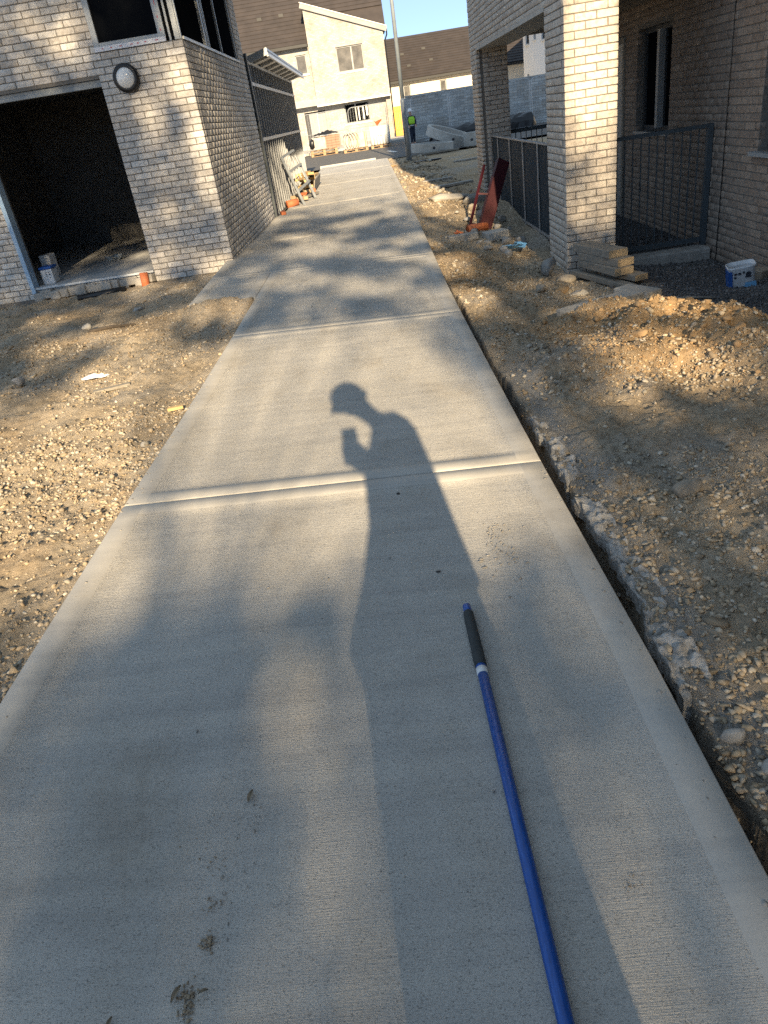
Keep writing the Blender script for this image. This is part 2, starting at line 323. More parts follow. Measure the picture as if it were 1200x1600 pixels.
# ------------------------------------------------------------------ mesh helpers
class MB:
    def __init__(s): s.v = []; s.f = []; s.mi = []
    def add(s, vs_, fs, mi=0):
        o = len(s.v); s.v.extend(tuple(v) for v in vs_); s.f.extend(tuple(i + o for i in f) for f in fs); s.mi.extend([mi] * len(fs))
    def box(s, x0, x1, y0, y1, z0, z1, mi=0, mtx=None):
        vs_ = [Vector((x, y, z)) for z in (z0, z1) for y in (y0, y1) for x in (x0, x1)]
        if mtx is not None: vs_ = [mtx @ v for v in vs_]
        s.add(vs_, [(0, 2, 3, 1), (4, 5, 7, 6), (0, 1, 5, 4), (2, 6, 7, 3), (0, 4, 6, 2), (1, 3, 7, 5)], mi)
    def cbox(s, c, d, mi=0, rot=None):
        m_ = Matrix.Translation(c) @ (rot.to_4x4() if rot is not None else Matrix.Identity(4))
        s.box(-d[0] / 2, d[0] / 2, -d[1] / 2, d[1] / 2, -d[2] / 2, d[2] / 2, mi, m_)
    def bar(s, a, b, wd, ht, mi=0, upv=(0, 0, 1)):
        a = Vector(a); b = Vector(b); ax = (b - a); ln = ax.length; ax.normalize()
        u = Vector(upv); sd = ax.cross(u)
        if sd.length < 1e-4: sd = ax.cross(Vector((1, 0, 0)))
        sd.normalize(); u = sd.cross(ax)
        rot = Matrix((sd, ax, u)).transposed()
        s.cbox((a + b) / 2, (wd, ln, ht), mi, rot)
    def tube(s, pts, rad, n=10, mi=0, cap=True):
        pts = [Vector(p) for p in pts]
        if not isinstance(rad, (list, tuple)): rad = [rad] * len(pts)
        o = len(s.v); prev = None
        for i, p in enumerate(pts):
            t = (pts[min(i + 1, len(pts) - 1)] - pts[max(i - 1, 0)]).normalized()
            if prev is None:
                sd = t.cross(Vector((0, 0, 1)))
                if sd.length < 1e-3: sd = t.cross(Vector((1, 0, 0)))
            else: sd = prev - t * prev.dot(t)
            sd.normalize(); prev = sd; u = sd.cross(t)
            for k in range(n):
                a = 2 * math.pi * k / n; s.v.append(tuple(p + (sd * math.cos(a) + u * math.sin(a)) * rad[i]))
        for i in range(len(pts) - 1):
            for k in range(n):
                s.f.append((o + i * n + k, o + i * n + (k + 1) % n, o + (i + 1) * n + (k + 1) % n, o + (i + 1) * n + k)); s.mi.append(mi)
        if cap:
            s.f.append(tuple(o + k for k in range(n))[::-1]); s.mi.append(mi)
            s.f.append(tuple(o + (len(pts) - 1) * n + k for k in range(n))); s.mi.append(mi)
    def lathe(s, prof, c, n=32, mi=0, mtx=None):
        o = len(s.v)
        for r_, z in prof:
            for k in range(n):
                a = 2 * math.pi * k / n; p = Vector((r_ * math.cos(a), r_ * math.sin(a), z))
                if mtx is not None: p = mtx @ p
                s.v.append(tuple(p + Vector(c)))
        for i in range(len(prof) - 1):
            for k in range(n):
                s.f.append((o + i * n + k, o + i * n + (k + 1) % n, o + (i + 1) * n + (k + 1) % n, o + (i + 1) * n + k)); s.mi.append(mi)
    def build(s, name, mats, parent=None, smooth=False, bevel=0):
        me = bpy.data.meshes.new(name); me.from_pydata(s.v, [], s.f)
        mats = mats if isinstance(mats, (list, tuple)) else [mats]
        for m in mats: me.materials.append(m)
        if len(mats) > 1: me.polygons.foreach_set('material_index', s.mi)
        if smooth: me.polygons.foreach_set('use_smooth', [True] * len(me.polygons))
        me.update()
        o = bpy.data.objects.new(name, me); COL.objects.link(o)
        if parent is not None: o.parent = parent
        if bevel:
            b = o.modifiers.new('bevel', 'BEVEL'); b.width = bevel; b.segments = 2; b.limit_method = 'ANGLE'
        return o
def tag(o, label=None, cat=None, group=None, kind=None):
    if label: o['label'] = label
    if cat: o['category'] = cat
    if group: o['group'] = group
    if kind: o['kind'] = kind
    return o
def empty(name, label, cat, group=None, kind=None):
    o = bpy.data.objects.new(name, None); COL.objects.link(o); o.empty_display_size = .2
    return tag(o, label, cat, group, kind)
def npmesh(name, V, F, m, parent=None, attr=None, attr_name='tint', smooth=False):
    """V (n,3) F (m,k) arrays"""
    me = bpy.data.meshes.new(name); k = F.shape[1]
    me.vertices.add(len(V)); me.vertices.foreach_set('co', V.astype(np.float32).ravel())
    me.loops.add(F.size); me.loops.foreach_set('vertex_index', F.astype(np.int32).ravel())
    me.polygons.add(len(F)); me.polygons.foreach_set('loop_start', np.arange(0, F.size, k, dtype=np.int32))
    me.update(calc_edges=True); me.validate()
    if smooth: me.polygons.foreach_set('use_smooth', np.ones(len(F), bool))
    if attr is not None:
        if attr.ndim == 1:
            a = me.attributes.new(attr_name, 'FLOAT', 'POINT'); a.data.foreach_set('value', attr.astype(np.float32))
        else:
            a = me.attributes.new(attr_name, 'FLOAT_COLOR', 'POINT')
            a.data.foreach_set('color', np.hstack([attr, np.ones((len(attr), 1))]).astype(np.float32).ravel())
    me.materials.append(m)
    o = bpy.data.objects.new(name, me); COL.objects.link(o)
    if parent is not None: o.parent = parent
    return o
RM = Matrix(((right.x, up.x, -fwd.x), (right.y, up.y, -fwd.y), (right.z, up.z, -fwd.z))).transposed()
def proj(p):
    c = RM @ (Vector(p) - Vector((0, 0, 1.5)))
    if c.z > -.05: return None
    return Vector((600 + 1125.6 * c.x / -c.z, 800 - 1125.6 * c.y / -c.z, -c.z))

# ------------------------------------------------------------------ ground sheet
def cols(*segs):
    out = []
    for a, b, st in segs: out.extend(np.arange(a, b - 1e-9, st))
    out.append(segs[-1][1]); return np.array(out)
gx = cols((-300, -60, 60), (-60, -12, 6), (-12, -5.6, .4), (-5.6, -2.7, .035), (-2.7, -1.30, .016), (-1.3, .56, .3), (.56, 1.0, .009), (1.0, 2.4, .018), (2.4, 4.2, .045), (4.2, 12, .6), (12, 60, 6), (60, 300, 60))
gy = cols((-300, -60, 60), (-60, -4, 4), (-4, .6, .2), (.6, 4, .016), (4, 8, .028), (8, 12, .05), (12, 20, .1), (20, 32, .3), (32, 80, 4), (80, 320, 60), (320, 800, 120))
GX, GY = np.meshgrid(gx, gy); GZ = gz(GX, GY)
GZ = np.where((np.abs(GX) > 12), np.minimum(GZ, -.2), GZ)
V = np.stack([GX.ravel(), GY.ravel(), GZ.ravel()], 1)
nx, ny = len(gx), len(gy)
ii = (np.arange(ny - 1)[:, None] * nx + np.arange(nx - 1)[None, :]).ravel()
F = np.stack([ii, ii + 1, ii + nx + 1, ii + nx], 1)
fx, fy = V[:, 0], V[:, 1]
dr = fx - XR(fy)
brown = np.clip(np.exp(-((fx - 1.9) ** 2 / .55 + (fy - 4.9) ** 2 / 1.1)) * 1.25 + .75 * np.exp(-((fx - 1.0) ** 2 / .25 + (fy - 8.6) ** 2 / 2.5)) + .35 * ss(.05, .3, fbm(fx * 1.1, fy * 1.1, 31, 4)) + .5 * ss(12, 15, fy) * (fx > .8), 0, 1)
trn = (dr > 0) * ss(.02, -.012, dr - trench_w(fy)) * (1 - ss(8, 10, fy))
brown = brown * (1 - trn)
grav_shade = np.clip(ss(2.4, 2.75, fx + .25 * fbm(fx * 2, fy * 2, 8, 3)) * ss(4.6, 5.6, fy) * (fx < 3.9) * (fy < 16) + 0.95 * trn, 0, 1)  # dark gravel by the wall, plus trench shade painted as dark soil
pale = (1 - trn) * np.clip(np.exp(-((dr - trench_w(fy) - .10) / .075) ** 2) * (1 - ss(4.2, 5.2, fy)) * (dr > 0) + .5 * ss(.08, .25, fbm(fx * 1.4 + 5, fy * 1.4, 41, 4)), 0, 1)
ground = npmesh('ground', V, F, M['soil'], attr=np.stack([brown, grav_shade, pale], 1), attr_name='soil', smooth=True)
tag(ground, 'bare dusty building site earth with stones either side of the path', kind='structure')

# ------------------------------------------------------------------ path slabs
path = bpy.data.objects.new('path', None); COL.objects.link(path)
tag(path, 'new brushed concrete path running from the camera to the road', kind='structure')
JO = [-3.17, -.07, 3.03, 6.16, 9.05, 12.1, 17.0, 22.0, 26.3, 30.5]
def slab(y0, y1, xl_f, xr_f, margins=True):
    g = .0035; y0 += g; y1 -= g; e = .006; mr = .105
    step = .05 if y1 < 10 else .2
    ys = [y0, y0 + .002, y0 + e, y0 + mr - .004, y0 + mr] + list(np.arange(y0 + .15, y1 - .15, step)) + [y1 - mr, y1 - mr + .004, y1 - e, y1 - .002, y1]
    us = [('L', 0), ('L', .002), ('L', e), ('L', mr - .004), ('L', mr)] + [('M', k / 12) for k in range(1, 12)] + [('R', mr), ('R', mr - .004), ('R', e), ('R', .002), ('R', 0)]
    V = []; nU = len(us)
    def drop(d): return -.007 if d == 0 else (-.003 if d <= .0021 else 0)
    for y in ys:
        xl = float(xl_f(y)); xr = float(xr_f(y)); dy = min(y - y0, y1 - y)
        dy = 0 if dy < 1e-6 else dy
        for kd, q in us:
            x = xl + q if kd == 'L' else (xr - q if kd == 'R' else xl + mr + (xr - xl - 2 * mr) * q)
            dx = q if kd != 'M' else 1
            z = float(pz(x, y)) + min(drop(dx), drop(dy))
            if dx >= mr and dy >= mr - 1e-6: z -= .003
            V.append((x, y, z))
    F = []; mi = []
    for j in range(len(ys) - 1):
        yc = (ys[j] + ys[j + 1]) / 2; dyc = min(yc - y0, y1 - yc)
        for i in range(nU - 1):
            F.append((j * nU + i, j * nU + i + 1, (j + 1) * nU + i + 1, (j + 1) * nU + i))
            mi.append(1 if (4 <= i < nU - 5 and dyc > mr) else 0)
    # sides
    base = len(V); loop = [i for i in range(nU)] + [j * nU + nU - 1 for j in range(1, len(ys))] + [(len(ys) - 1) * nU + i for i in range(nU - 2, -1, -1)] + [j * nU for j in range(len(ys) - 2, 0, -1)]
    for k in loop: V.append((V[k][0], V[k][1], V[k][2] - .16))
    n = len(loop)
    for k in range(n): F.append((loop[k], base + k, base + (k + 1) % n, loop[(k + 1) % n])); mi.append(0)
    me = bpy.data.meshes.new('slab'); me.from_pydata(V, [], F); me.materials.append(M['path_smooth']); me.materials.append(M['path_brushed'])
    me.polygons.foreach_set('material_index', mi); me.polygons.foreach_set('use_smooth', [True] * (len(F) - n) + [False] * n); me.update()
    o = bpy.data.objects.new('slab', me); COL.objects.link(o); o.parent = path; return o
XLm = lambda y: np.interp(y, [-3.5, 7.6, 10.4, 16.2, 30.5], [-1.385, -1.36, -1.36, -1.9, -1.82])
for a, b in zip(JO[:-1], JO[1:]):
    if a < 6: slab(a, b, XLm, XR)
    elif a < 8: slab(a, b, XLm, XR); slab(7.6, 9.05, lambda y: XL(max(y, 7.64)), lambda y: -1.363)
    else: slab(a, b, XL, XR)

# far road, kerb and pavement
def sheet(name, x0, x1, y0, y1, z0, z1, m, label, thick=.0):
    mb = MB(); mb.add([(x0, y0, z0), (x1, y0, z0), (x1, y1, z1), (x0, y1, z1)], [(0, 1, 2, 3)])
    return tag(mb.build(name, m), label, kind='structure')
sheet('road', -40, 40, 30.55, 47, -.06, -.085, M['asphalt'], 'grey asphalt road crossing at the end of the path')
sheet('pavement', -40, 40, 47, 300, .02, .05, M['conc_pale'], 'concrete pavement in front of the far houses')
mb = MB(); mb.box(-1.9, .25, 30.53, 30.66, -.2, .05); tag(mb.build('kerb', M['conc_pale'], bevel=.01), 'pale concrete kerb at the end of the path', kind='structure')
mb = MB(); mb.box(-40, 40, 46.9, 47.03, -.2, .04); tag(mb.build('kerb', M['conc_pale'], bevel=.01), 'long concrete kerb before the far pavement', kind='structure')
mb = MB(); mb.add([(1.1, 35.2, -.062), (1.3, 35.2, -.062), (1.02, 37.4, -.066), (.84, 37.4, -.066)], [(0, 1, 2, 3)]); tag(mb.build('road_marking', M['white_paint']), 'short white painted dash on the asphalt road', kind='structure')

# ------------------------------------------------------------------ bricks
BMESH = {}
def brick_geo(w_, h_, d_, seed):
    r = random.Random(seed); c = .0045; j = lambda a: r.uniform(-a, a)
    f = [(c + j(.0015), j(.0012), c + j(.0015)), (w_ - c + j(.0015), j(.0012), c + j(.0015)), (w_ - c + j(.0015), j(.0012), h_ - c + j(.0015)), (c + j(.0015), j(.0012), h_ - c + j(.0015))]
    q = [(j(.001), c, j(.001)), (w_ + j(.001), c, j(.001)), (w_ + j(.001), c, h_ + j(.001)), (j(.001), c, h_ + j(.001))]
    bk = [(0, d_, 0), (w_, d_, 0), (w_, d_, h_), (0, d_, h_)]
    F = [(0, 1, 2, 3), (4, 5, 1, 0), (5, 6, 2, 1), (6, 7, 3, 2), (7, 4, 0, 3), (8, 9, 5, 4), (9, 10, 6, 5), (10, 11, 7, 6), (11, 8, 4, 7)]
    return f + q + bk, F
def bond(u0, u1, v0, v1, phase=0, quoin0=False, quoin1=False, holes=(), min_len=.018):
    """stretcher bond courses: list of (ua, ub, va, vb, depth); quoins own the corner with full-depth bricks"""
    out = []; k = 0; v = v0
    while v + .065 <= v1 + 1e-6:
        hs = [h for h in holes if h[2] < v + .06 and h[3] > v + .005]
        segs = [(u0, u1)]
        for h in hs:
            ns = []
            for a, b in segs:
                if h[1] <= a or h[0] >= b: ns.append((a, b))
                else:
                    if h[0] > a + .02: ns.append((a, h[0]))
                    if h[1] < b - .02: ns.append((h[1], b))
            segs = ns
        off = .1125 if (k + phase) % 2 else 0
        for a, b in segs:
            # bond is aligned to the wall's zero line
            ref = u0 + off - .225
            n = math.floor((a - ref) / .225); s_ = ref + n * .225
            while s_ < b - .01:
                ua, ub = max(a, s_), min(b, s_ + .215)
                if b - ub < min_len: ub = b
                if ub - ua >= min_len: out.append((ua, ub, v, v + .065, .1025 if ((quoin0 and abs(ua - u0) < 1e-4) or (quoin1 and abs(ub - u1) < 1e-4)) else .06))
                s_ += .225
        k += 1; v += .075
    return out
def wall_frame(origin, facing):
    rz = {'-Y': 0, '+X': math.pi / 2, '-X': -math.pi / 2, '+Y': math.pi}[facing]
    return Matrix.Translation(origin) @ Matrix.Rotation(rz, 4, 'Z')
def lay(house, jobs, m_ind, m_join, limit=300):
    """jobs: list of (frame, bricks). 300 largest in the picture are objects, the rest one joined part."""
    allb = []
    for fr, bs in jobs:
        for b in bs:
            P = [proj(fr @ Vector((u, 0, v))) for u in (b[0], b[1]) for v in (b[2], b[3])]
            area = 0; inside = 0
            if all(P):
                a_, b_, c_ = P[0], P[2], P[1]
                area = abs((b_ - a_).x * (c_ - a_).y - (b_ - a_).y * (c_ - a_).x)
                inside = all(0 <= p.x <= 1200 and 0 <= p.y <= 1600 for p in P)
            allb.append((area if inside else 0, fr, b))
    allb.sort(key=lambda q: -q[0])
    for area, fr, b in allb[:limit]:
        w_, h_, d_ = round(b[1] - b[0], 3), .065, b[4]
        key = (w_, d_, random.randrange(4))
        if key not in BMESH:
            vs_, fs = brick_geo(w_, h_, d_, hash(key) & 0xffff)
            me = bpy.data.meshes.new('brick'); me.from_pydata(vs_, [], fs); me.update(); BMESH[key] = me
        me = BMESH[key]
        kk = (key, m_ind.name)
        if kk not in BMESH:
            me2 = me.copy(); me2.materials.clear(); me2.materials.append(m_ind); BMESH[kk] = me2
        o = bpy.data.objects.new('brick', BMESH[kk]); COL.objects.link(o); o.parent = house
        o.matrix_world = fr @ Matrix.Translation((b[0] + random.uniform(-.001, .001), random.uniform(-.0025, .001), b[2] + random.uniform(-.001, .001))) @ Matrix.Rotation(random.uniform(-.004, .004), 4, 'Y')
    Vs, Fs, T = [], [], []
    for area, fr, b in allb[limit:]:
        vs_, fs = brick_geo(b[1] - b[0], .065, b[4], random.randrange(1 << 16)); o = len(Vs); t = random.random()
        off = Vector((b[0] + random.uniform(-.001, .001), random.uniform(-.0025, .001), b[2] + random.uniform(-.001, .001)))
        Vs.extend(tuple(fr @ (Vector(v) + off)) for v in vs_); Fs.extend(tuple(i + o for i in f) for f in fs); T.extend([t] * len(vs_))
    o = npmesh('brickwork', np.array(Vs), np.array(Fs), m_join, house, np.array(T)); o['kind'] = 'stuff'
def wall_panel(mb, fr, u0, u1, v0, v1, holes, t=.25, off=.006, mi=0):
    """solid wall with rectangular openings, face recessed behind the brick faces"""
    us = sorted({u0, u1, *[h for q in holes for h in q[:2] if u0 < h < u1]}); vz = sorted({v0, v1, *[h for q in holes for h in q[2:4] if v0 < h < v1]})
    for a, b in zip(us[:-1], us[1:]):
        run = None
        for c, d in zip(vz[:-1], vz[1:]):
            mu, mv = (a + b) / 2, (c + d) / 2
            hole = any(h[0] < mu < h[1] and h[2] < mv < h[3] for h in holes)
            if hole: continue
            mb.box(a, b, off, t, c, d, mi, fr)

# ================================================================== LEFT HOUSE
LH = empty('brick_house', 'grey buff brick house with open dark garage bay and corner window left of path', 'house')
FF = wall_frame((0, 10.4, 0), '-Y')
FS = wall_frame((-2.037, 0, 0), '+X')
vb = -.091
holesF = [(-4.857, -3.147, -1, 2.345), (-3.107, -1.9, 2.609, 3.72)]
holesS = [(10.0, 14.98, 2.609, 3.72)]
bF = bond(-2.037 - 40 * .1125 - .01 + .01, -2.037, vb, 3.95, 0, False, True, holesF)
bF = [b for b in bF if b[1] > -7]
# corner: courses where the front ends in a half brick start the side with a full stretcher
bS = bond(10.4, 15.7, vb, 3.95, 0, False, False, holesS)
bS = [((max(b[0], 10.4 + .112)), b[1], b[2], b[3], .06) for b in bS if b[1] > 10.4 + .15]
lay(LH, [(FF, bF), (FS, bS)], M['brick'], M['brick_joined'])
mb = MB()
wall_panel(mb, FF, -9, -2.045, -.4, 3.95, holesF, .22, .007)
wall_panel(mb, FS, 10.63, 15.69, -.4, 3.95, holesS, .22, .007)
mb.build('wall', M['mortar'], LH)
mb = MB()
mb.box(-9, -2.25, 15.5, 15.69, -.4, 3.95); mb.box(-9, -6.4, 10.65, 15.5, -.4, 3.95)
mb.box(-6.4, -6.2, 10.63, 15.5, .05, 2.5); mb.box(-2.5, -2.262, 10.63, 15.5, .05, 2.5); mb.box(-6.2, -2.5, 15.2, 15.49, .05, 2.5)
mb.box(-6.39, -2.27, 10.63, 15.48, 2.5, 2.6)
mb.build('inner_wall', M['block'], LH)
mb = MB(); mb.box(-6.2, -2.5, 10.46, 15.2, -.1, .05); mb.build('garage_floor', M['screed'], LH)
mb = MB(); mb.box(-9, -1.5, 10.17, 15.85, 3.951, 4.15); mb.build('eave', M['grey_trim'], LH)
mb = MB(); mb.box(-9, -2.05, 10.42, 15.7, 4.151, 4.4); mb.build('flat_roof', M['block'], LH)
mb = MB(); mb.box(-5.0, -3.02, 10.44, 10.62, 2.27, 2.34); mb.box(-5.0, -3.02, 10.425, 10.44, 2.262, 2.30)
mb.build('lintel', M['lintel'], LH)
mb = MB(); mb.box(-4.90, -4.857, 10.385, 10.40, -.05, 2.265); mb.box(-4.857, -4.845, 10.385, 10.55, -.05, 2.265); mb.build('door_jamb', M['blue_film'], LH)
mb = MB(); mb.box(-4.845, -3.16, 10.405, 10.46, .03, .056); mb.build('threshold', M['alu_light'], LH)
# foundation lip under the opening
mb = MB()
for k in range(14):
    x = -4.85 + k * .12; mb.cbox((x + .05, 10.40 + random.uniform(-.03, .03), -.045 + random.uniform(-.02, .01)), (.15, .14, .11), 0, Matrix.Rotation(random.uniform(-.3, .3), 3, 'Z') @ Matrix.Rotation(random.uniform(-.2, .2), 3, 'X'))
mb.build('foundation_edge', M['conc'], LH, bevel=.015)
# corner window
def part_empty(name, parent):
    o = bpy.data.objects.new(name, None); COL.objects.link(o); o.parent = parent; return o
def bars(parent, m, boxes, name='frame_bar'):
    for b in boxes:
        q = MB(); q.box(*b); q.build(name, m, parent)
wf = part_empty('window', LH)
bars(wf, M['alu'], [(-3.107, -3.04, 10.40, 10.47, 2.612, 3.72), (-2.31, -2.225, 10.40, 10.47, 2.612, 3.72), (-3.04, -2.31, 10.405, 10.47, 2.66, 2.70), (-3.04, -2.31, 10.405, 10.47, 3.6, 3.72),
 (-2.19, -2.165, 10.42, 10.47, 2.612, 3.72), (-2.12, -2.06, 10.40, 10.46, 2.612, 3.72), (-2.055, -2.040, 10.40, 10.44, 2.612, 3.72),
 (-2.105, -2.045, 12.05, 12.14, 2.64, 3.72), (-2.105, -2.045, 12.22, 12.27, 2.64, 3.72), (-2.10, -2.05, 12.35, 12.40, 2.64, 3.72), (-2.08, -2.05, 13.42, 13.46, 2.64, 3.72), (-2.105, -2.05, 14.9, 14.975, 2.64, 3.72)])
sl_ = MB(); sl_.box(-3.107, -2.225, 10.385, 10.47, 2.611, 2.66); sl_.build('sill', M['tape'], wf)
pr = MB()
for k in range(7): x = -3.0 + k * .105 + random.uniform(-.02, .02); pr.box(x, x + random.uniform(.012, .035), 10.3835, 10.3845, 2.632, 2.642)
for k in range(7): z = 2.72 + k * .13; pr.box(-2.272, -2.262, 10.3985, 10.3993, z, z + random.uniform(.02, .05))
pr.build('printed_mark', M['red_print'], wf)
s2 = MB(); s2.box(-2.11, -2.022, 10.47, 14.975, 2.611, 2.642); s2.build('sill', M['alu_light'], wf)
gl = MB(); gl.box(-3.04, -2.31, 10.44, 10.45, 2.70, 3.6); gl.box(-2.225, -2.12, 10.45, 10.46, 2.612, 3.72); gl.build('pane', M['glass_dark'], wf)
gl = MB(); gl.box(-2.09, -2.08, 10.47, 14.9, 2.642, 3.72); gl.build('pane', M['glass_dark'], wf)
# bulkhead light
BL = empty('wall_light', 'round white bulkhead lamp with thick black rim on the brick pier beside the garage', 'wall lamp')
rx = Matrix.Rotation(R(90), 4, 'X')
mb = MB(); mb.lathe([(.105, .075), (.118, .082), (.15, .072), (.158, .055), (.158, .0), (.0, .0)], (-2.811, 10.398, 2.304), 40, 0, rx); mb.build('rim', M['black_pl'], BL, True)
mb = MB(); mb.lathe([(.0, .118), (.03, .116), (.06, .108), (.09, .094), (.112, .076), (.116, .06)], (-2.811, 10.398, 2.304), 40, 0, rx); mb.build('diffuser', M['white_dome'], BL, True)

# things at the garage
def pipe(name, a, b, r_, label, m, cat='pipe', hollow=True):
    a = Vector(a); b = Vector(b); mb = MB(); d = (b - a)
    if hollow:
        t = d.normalized(); mb.tube([a + t * .02, a, a, b, b, b - t * .02], [r_ * .88, r_ * .88, r_, r_, r_ * .88, r_ * .88], 18)
    else: mb.tube([a, b], r_, 14)
    return tag(mb.build(name, m, None, True), label, cat)
pipe('pipe_stub', (-3.28, 10.28, -.16), (-3.27, 10.30, .06), .055, 'upright orange pipe stub by the garage threshold', M['orange_clay'])
pipe('black_pipe', (-4.12, 9.98, -.10), (-3.45, 9.96, -.07), .045, 'black plastic pipe lying below the garage threshold', M['black_pl'])
BX = empty('paint_tub', 'white tub with blue lid standing just inside the garage', 'tub')
mb = MB(); mb.box(-4.80, -4.63, 10.62, 10.82, .05, .25); mb.build('body', M['white_pl'], BX, bevel=.015)
mb = MB(); mb.box(-4.808, -4.622, 10.61, 10.83, .251, .285); mb.build('lid', M['blue_tub'], BX, bevel=.012)
mb = MB()
for x, z, l_ in ((-4.73, .20, .025), (-4.73, .178, .016), (-4.73, .156, .02), (-4.685, .20, .016), (-4.685, .175, .025), (-4.685, .13, .012)): mb.box(x, x + l_, 10.6185, 10.6195, z, z + .012)
mb.build('print', M['print'], BX)
mb = MB(); mb.box(-4.98, -4.83, 11.15, 11.38, .05, .38); tag(mb.build('white_box', M['white_pl'], bevel=.01), 'tall white carton behind the blue lidded tub in the garage', 'carton')
mb = MB()
for k in range(9):
    a = random.uniform(0, 6.28); mb.cbox((-4.3 + random.uniform(-.14, .14), 12.2 + random.uniform(-.2, .2), .07 + random.uniform(0, .02)), (.13, .10, .006), 0, Matrix.Rotation(a, 3, 'Z') @ Matrix.Rotation(random.uniform(-.7, .7), 3, 'X'))
tag(mb.build('plastic_sheet', M['white_wrap']), 'crumpled clear plastic sheet on the garage floor', 'litter')

# ------------------------------------------------------------------ steel stud frame with canopy
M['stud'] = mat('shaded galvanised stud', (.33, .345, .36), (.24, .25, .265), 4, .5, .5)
SF = empty('steel_stud_frame', 'galvanised steel stud wall frame with tilted eave, behind the left brick house', 'steel frame')
y = 16.0
while y < 25.7:
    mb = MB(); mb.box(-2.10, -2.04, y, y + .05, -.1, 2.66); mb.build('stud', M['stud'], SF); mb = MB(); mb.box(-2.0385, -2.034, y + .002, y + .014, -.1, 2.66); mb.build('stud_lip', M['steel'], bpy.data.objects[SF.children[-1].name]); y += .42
for z, x0, x1 in ((-.1, -2.115, -2.03), (1.34, -2.125, -2.025), (2.66, -2.115, -2.03), (2.30, -2.12, -2.025)):
    mb = MB(); mb.box(x0, x1, 15.95, 25.75, z, z + .06); mb.build('rail', M['steel'], SF)
mb = MB(); mb.box(-2.02, -1.995, 15.72, 15.86, -.1, 2.8); mb.box(-2.2, -2.02, 15.80, 15.86, -.1, 2.8); mb.build('corner_post', M['rail'], SF)
mb = MB(); mb.box(-2.45, -2.40, 16.0, 25.8, -.1, 2.8); mb.build('sheathing', mat('dark sheathing', (.075, .08, .085), (.05, .054, .058), 3, .8), SF)
# tilted eave: rises outward over the wall line
ax = Vector((.322, 0, .079)).normalized(); rot = Matrix((ax, Vector((0, 1, 0)), ax.cross(Vector((0, 1, 0))))).transposed()
mb = MB(); mb.cbox(Vector((-1.97, 21.2, 2.80)), (.62, 9.5, .05), 0, rot); mb.build('eave_board', M['steel'], SF)
mb = MB(); mb.cbox(Vector((-1.68, 21.2, 2.80)), (.03, 9.52, .10), 0, rot); mb.build('fascia', M['alu_light'], SF)
mb = MB(); mb.cbox(Vector((-1.93, 16.44, 2.775)), (.54, .03, .12), 0, rot); mb.build('end_board', M['alu'], SF)
for k in range(8):
    mb = MB(); mb.cbox(Vector((-1.96, 17.2 + k * 1.12, 2.745)), (.55, .32, .05), 0, rot); mb.build('rafter', M['alu_light'], SF)

# ================================================================== RIGHT HOUSE
RH = empty('apartment_building', 'buff brick building with railed ground floor porch on brick pillars, right of the path', 'building')
XF, YP, XW = 2.113, 8.65, 3.8
FP = wall_frame((0, YP, 0), '-Y')
FL = wall_frame((XF, 0, 0), '-X')        # u runs toward -Y : u = -Y
FW = wall_frame((XW, 0, 0), '-X')
FP2 = wall_frame((0, 15.0, 0), '-Y')
vb2 = -.603
b1 = bond(XF, XF + .5525, vb2, 5.9, 0, True, False)
bL = bond(-15.76, -YP, vb2, 3.3, 0, False, False, [(-15.0, -9.53, -2, 2.247)])
bL2 = []
for b in bL:
    if b[1] > -YP - .001:            # leave the corner to the front face's quoin
        nb = b[1] - .1125; b = (b[0], nb, b[2], b[3], b[4])
        if b[1] - b[0] < .05: continue
    bL2.append(b)
holesW = [(-11.5, -10.25, .78, 1.98), (-12.95, -12.0, -.6, 1.95), (-7.85, -6.55, .66, 2.6)]
bW = bond(-15.7, -5.0, vb2 + .02, 2.3, 0, False, False, holesW)
bW3 = [b for b in bW if not (b[0] < -8.585 < b[1])]
for b in bW:
    if b[0] < -8.585 < b[1]:
        if -8.592 - b[0] > .04: bW3.append((b[0], -8.592, *b[2:]))
        if b[1] + 8.578 > .04: bW3.append((-8.578, b[1], *b[2:]))
bP2 = bond(XF + .112, XF + .5525, vb2, 2.24, 1)
lay(RH, [(FP, b1), (FL, bL2), (FP2, bP2)], M['brick_r'], M['brick_r_joined'], 190); lay(RH, [(FW, bW3)], M['brick_shaded'], M['brick_shaded_joined'], 110)
mb = MB()
mb.box(XF + .008, XF + .5455, YP + .008, 9.53, -.8, 2.247)                 # near pillar core
mb.box(XF + .008, XF + .5455, 15.008, 15.75, -.8, 2.247)
mb.box(XF + .008, XF + .5455, YP + .008, 15.75, 2.2475, 5.9)               # storey over the porch
mb.box(XF + .5457, XW + .3, YP + .008, YP + .5, 2.30, 5.9); mb.box(XF + .5457, XW + .3, 15.3, 15.75, 2.36, 5.9)
wall_panel(mb, FW, -15.75, 5.0, -.8, 14.0, holesW, .3, .007)
mb.build('wall', M['mortar'], RH)
mb = MB(); mb.box(XF + .5457, XW - .001, 9.16, 15.29, 2.36, 2.5); mb.build('porch_ceiling', M['block'], RH)
mb = MB(); mb.box(XF + .004, XF + .5455, 9.535, 14.995, 2.225, 2.2465); mb.build('beam_soffit', M['grey_trim'], RH)
mb = MB(); mb.box(XF - .006, XF + .003, 9.54, 11.95, 2.215, 2.262); mb.build('lintel_strip', M['conc_pale'], RH)
mb = MB(); mb.box(XF - .006, XF + .003, 12.0, 14.99, 2.215, 2.262); mb.build('lintel_strip', M['conc_pale'], RH)
mb = MB(); mb.box(XF, XW - .002, YP + .01, 15.74, 5.901, 6.05); mb.build('porch_roof', M['grey_trim'], RH)
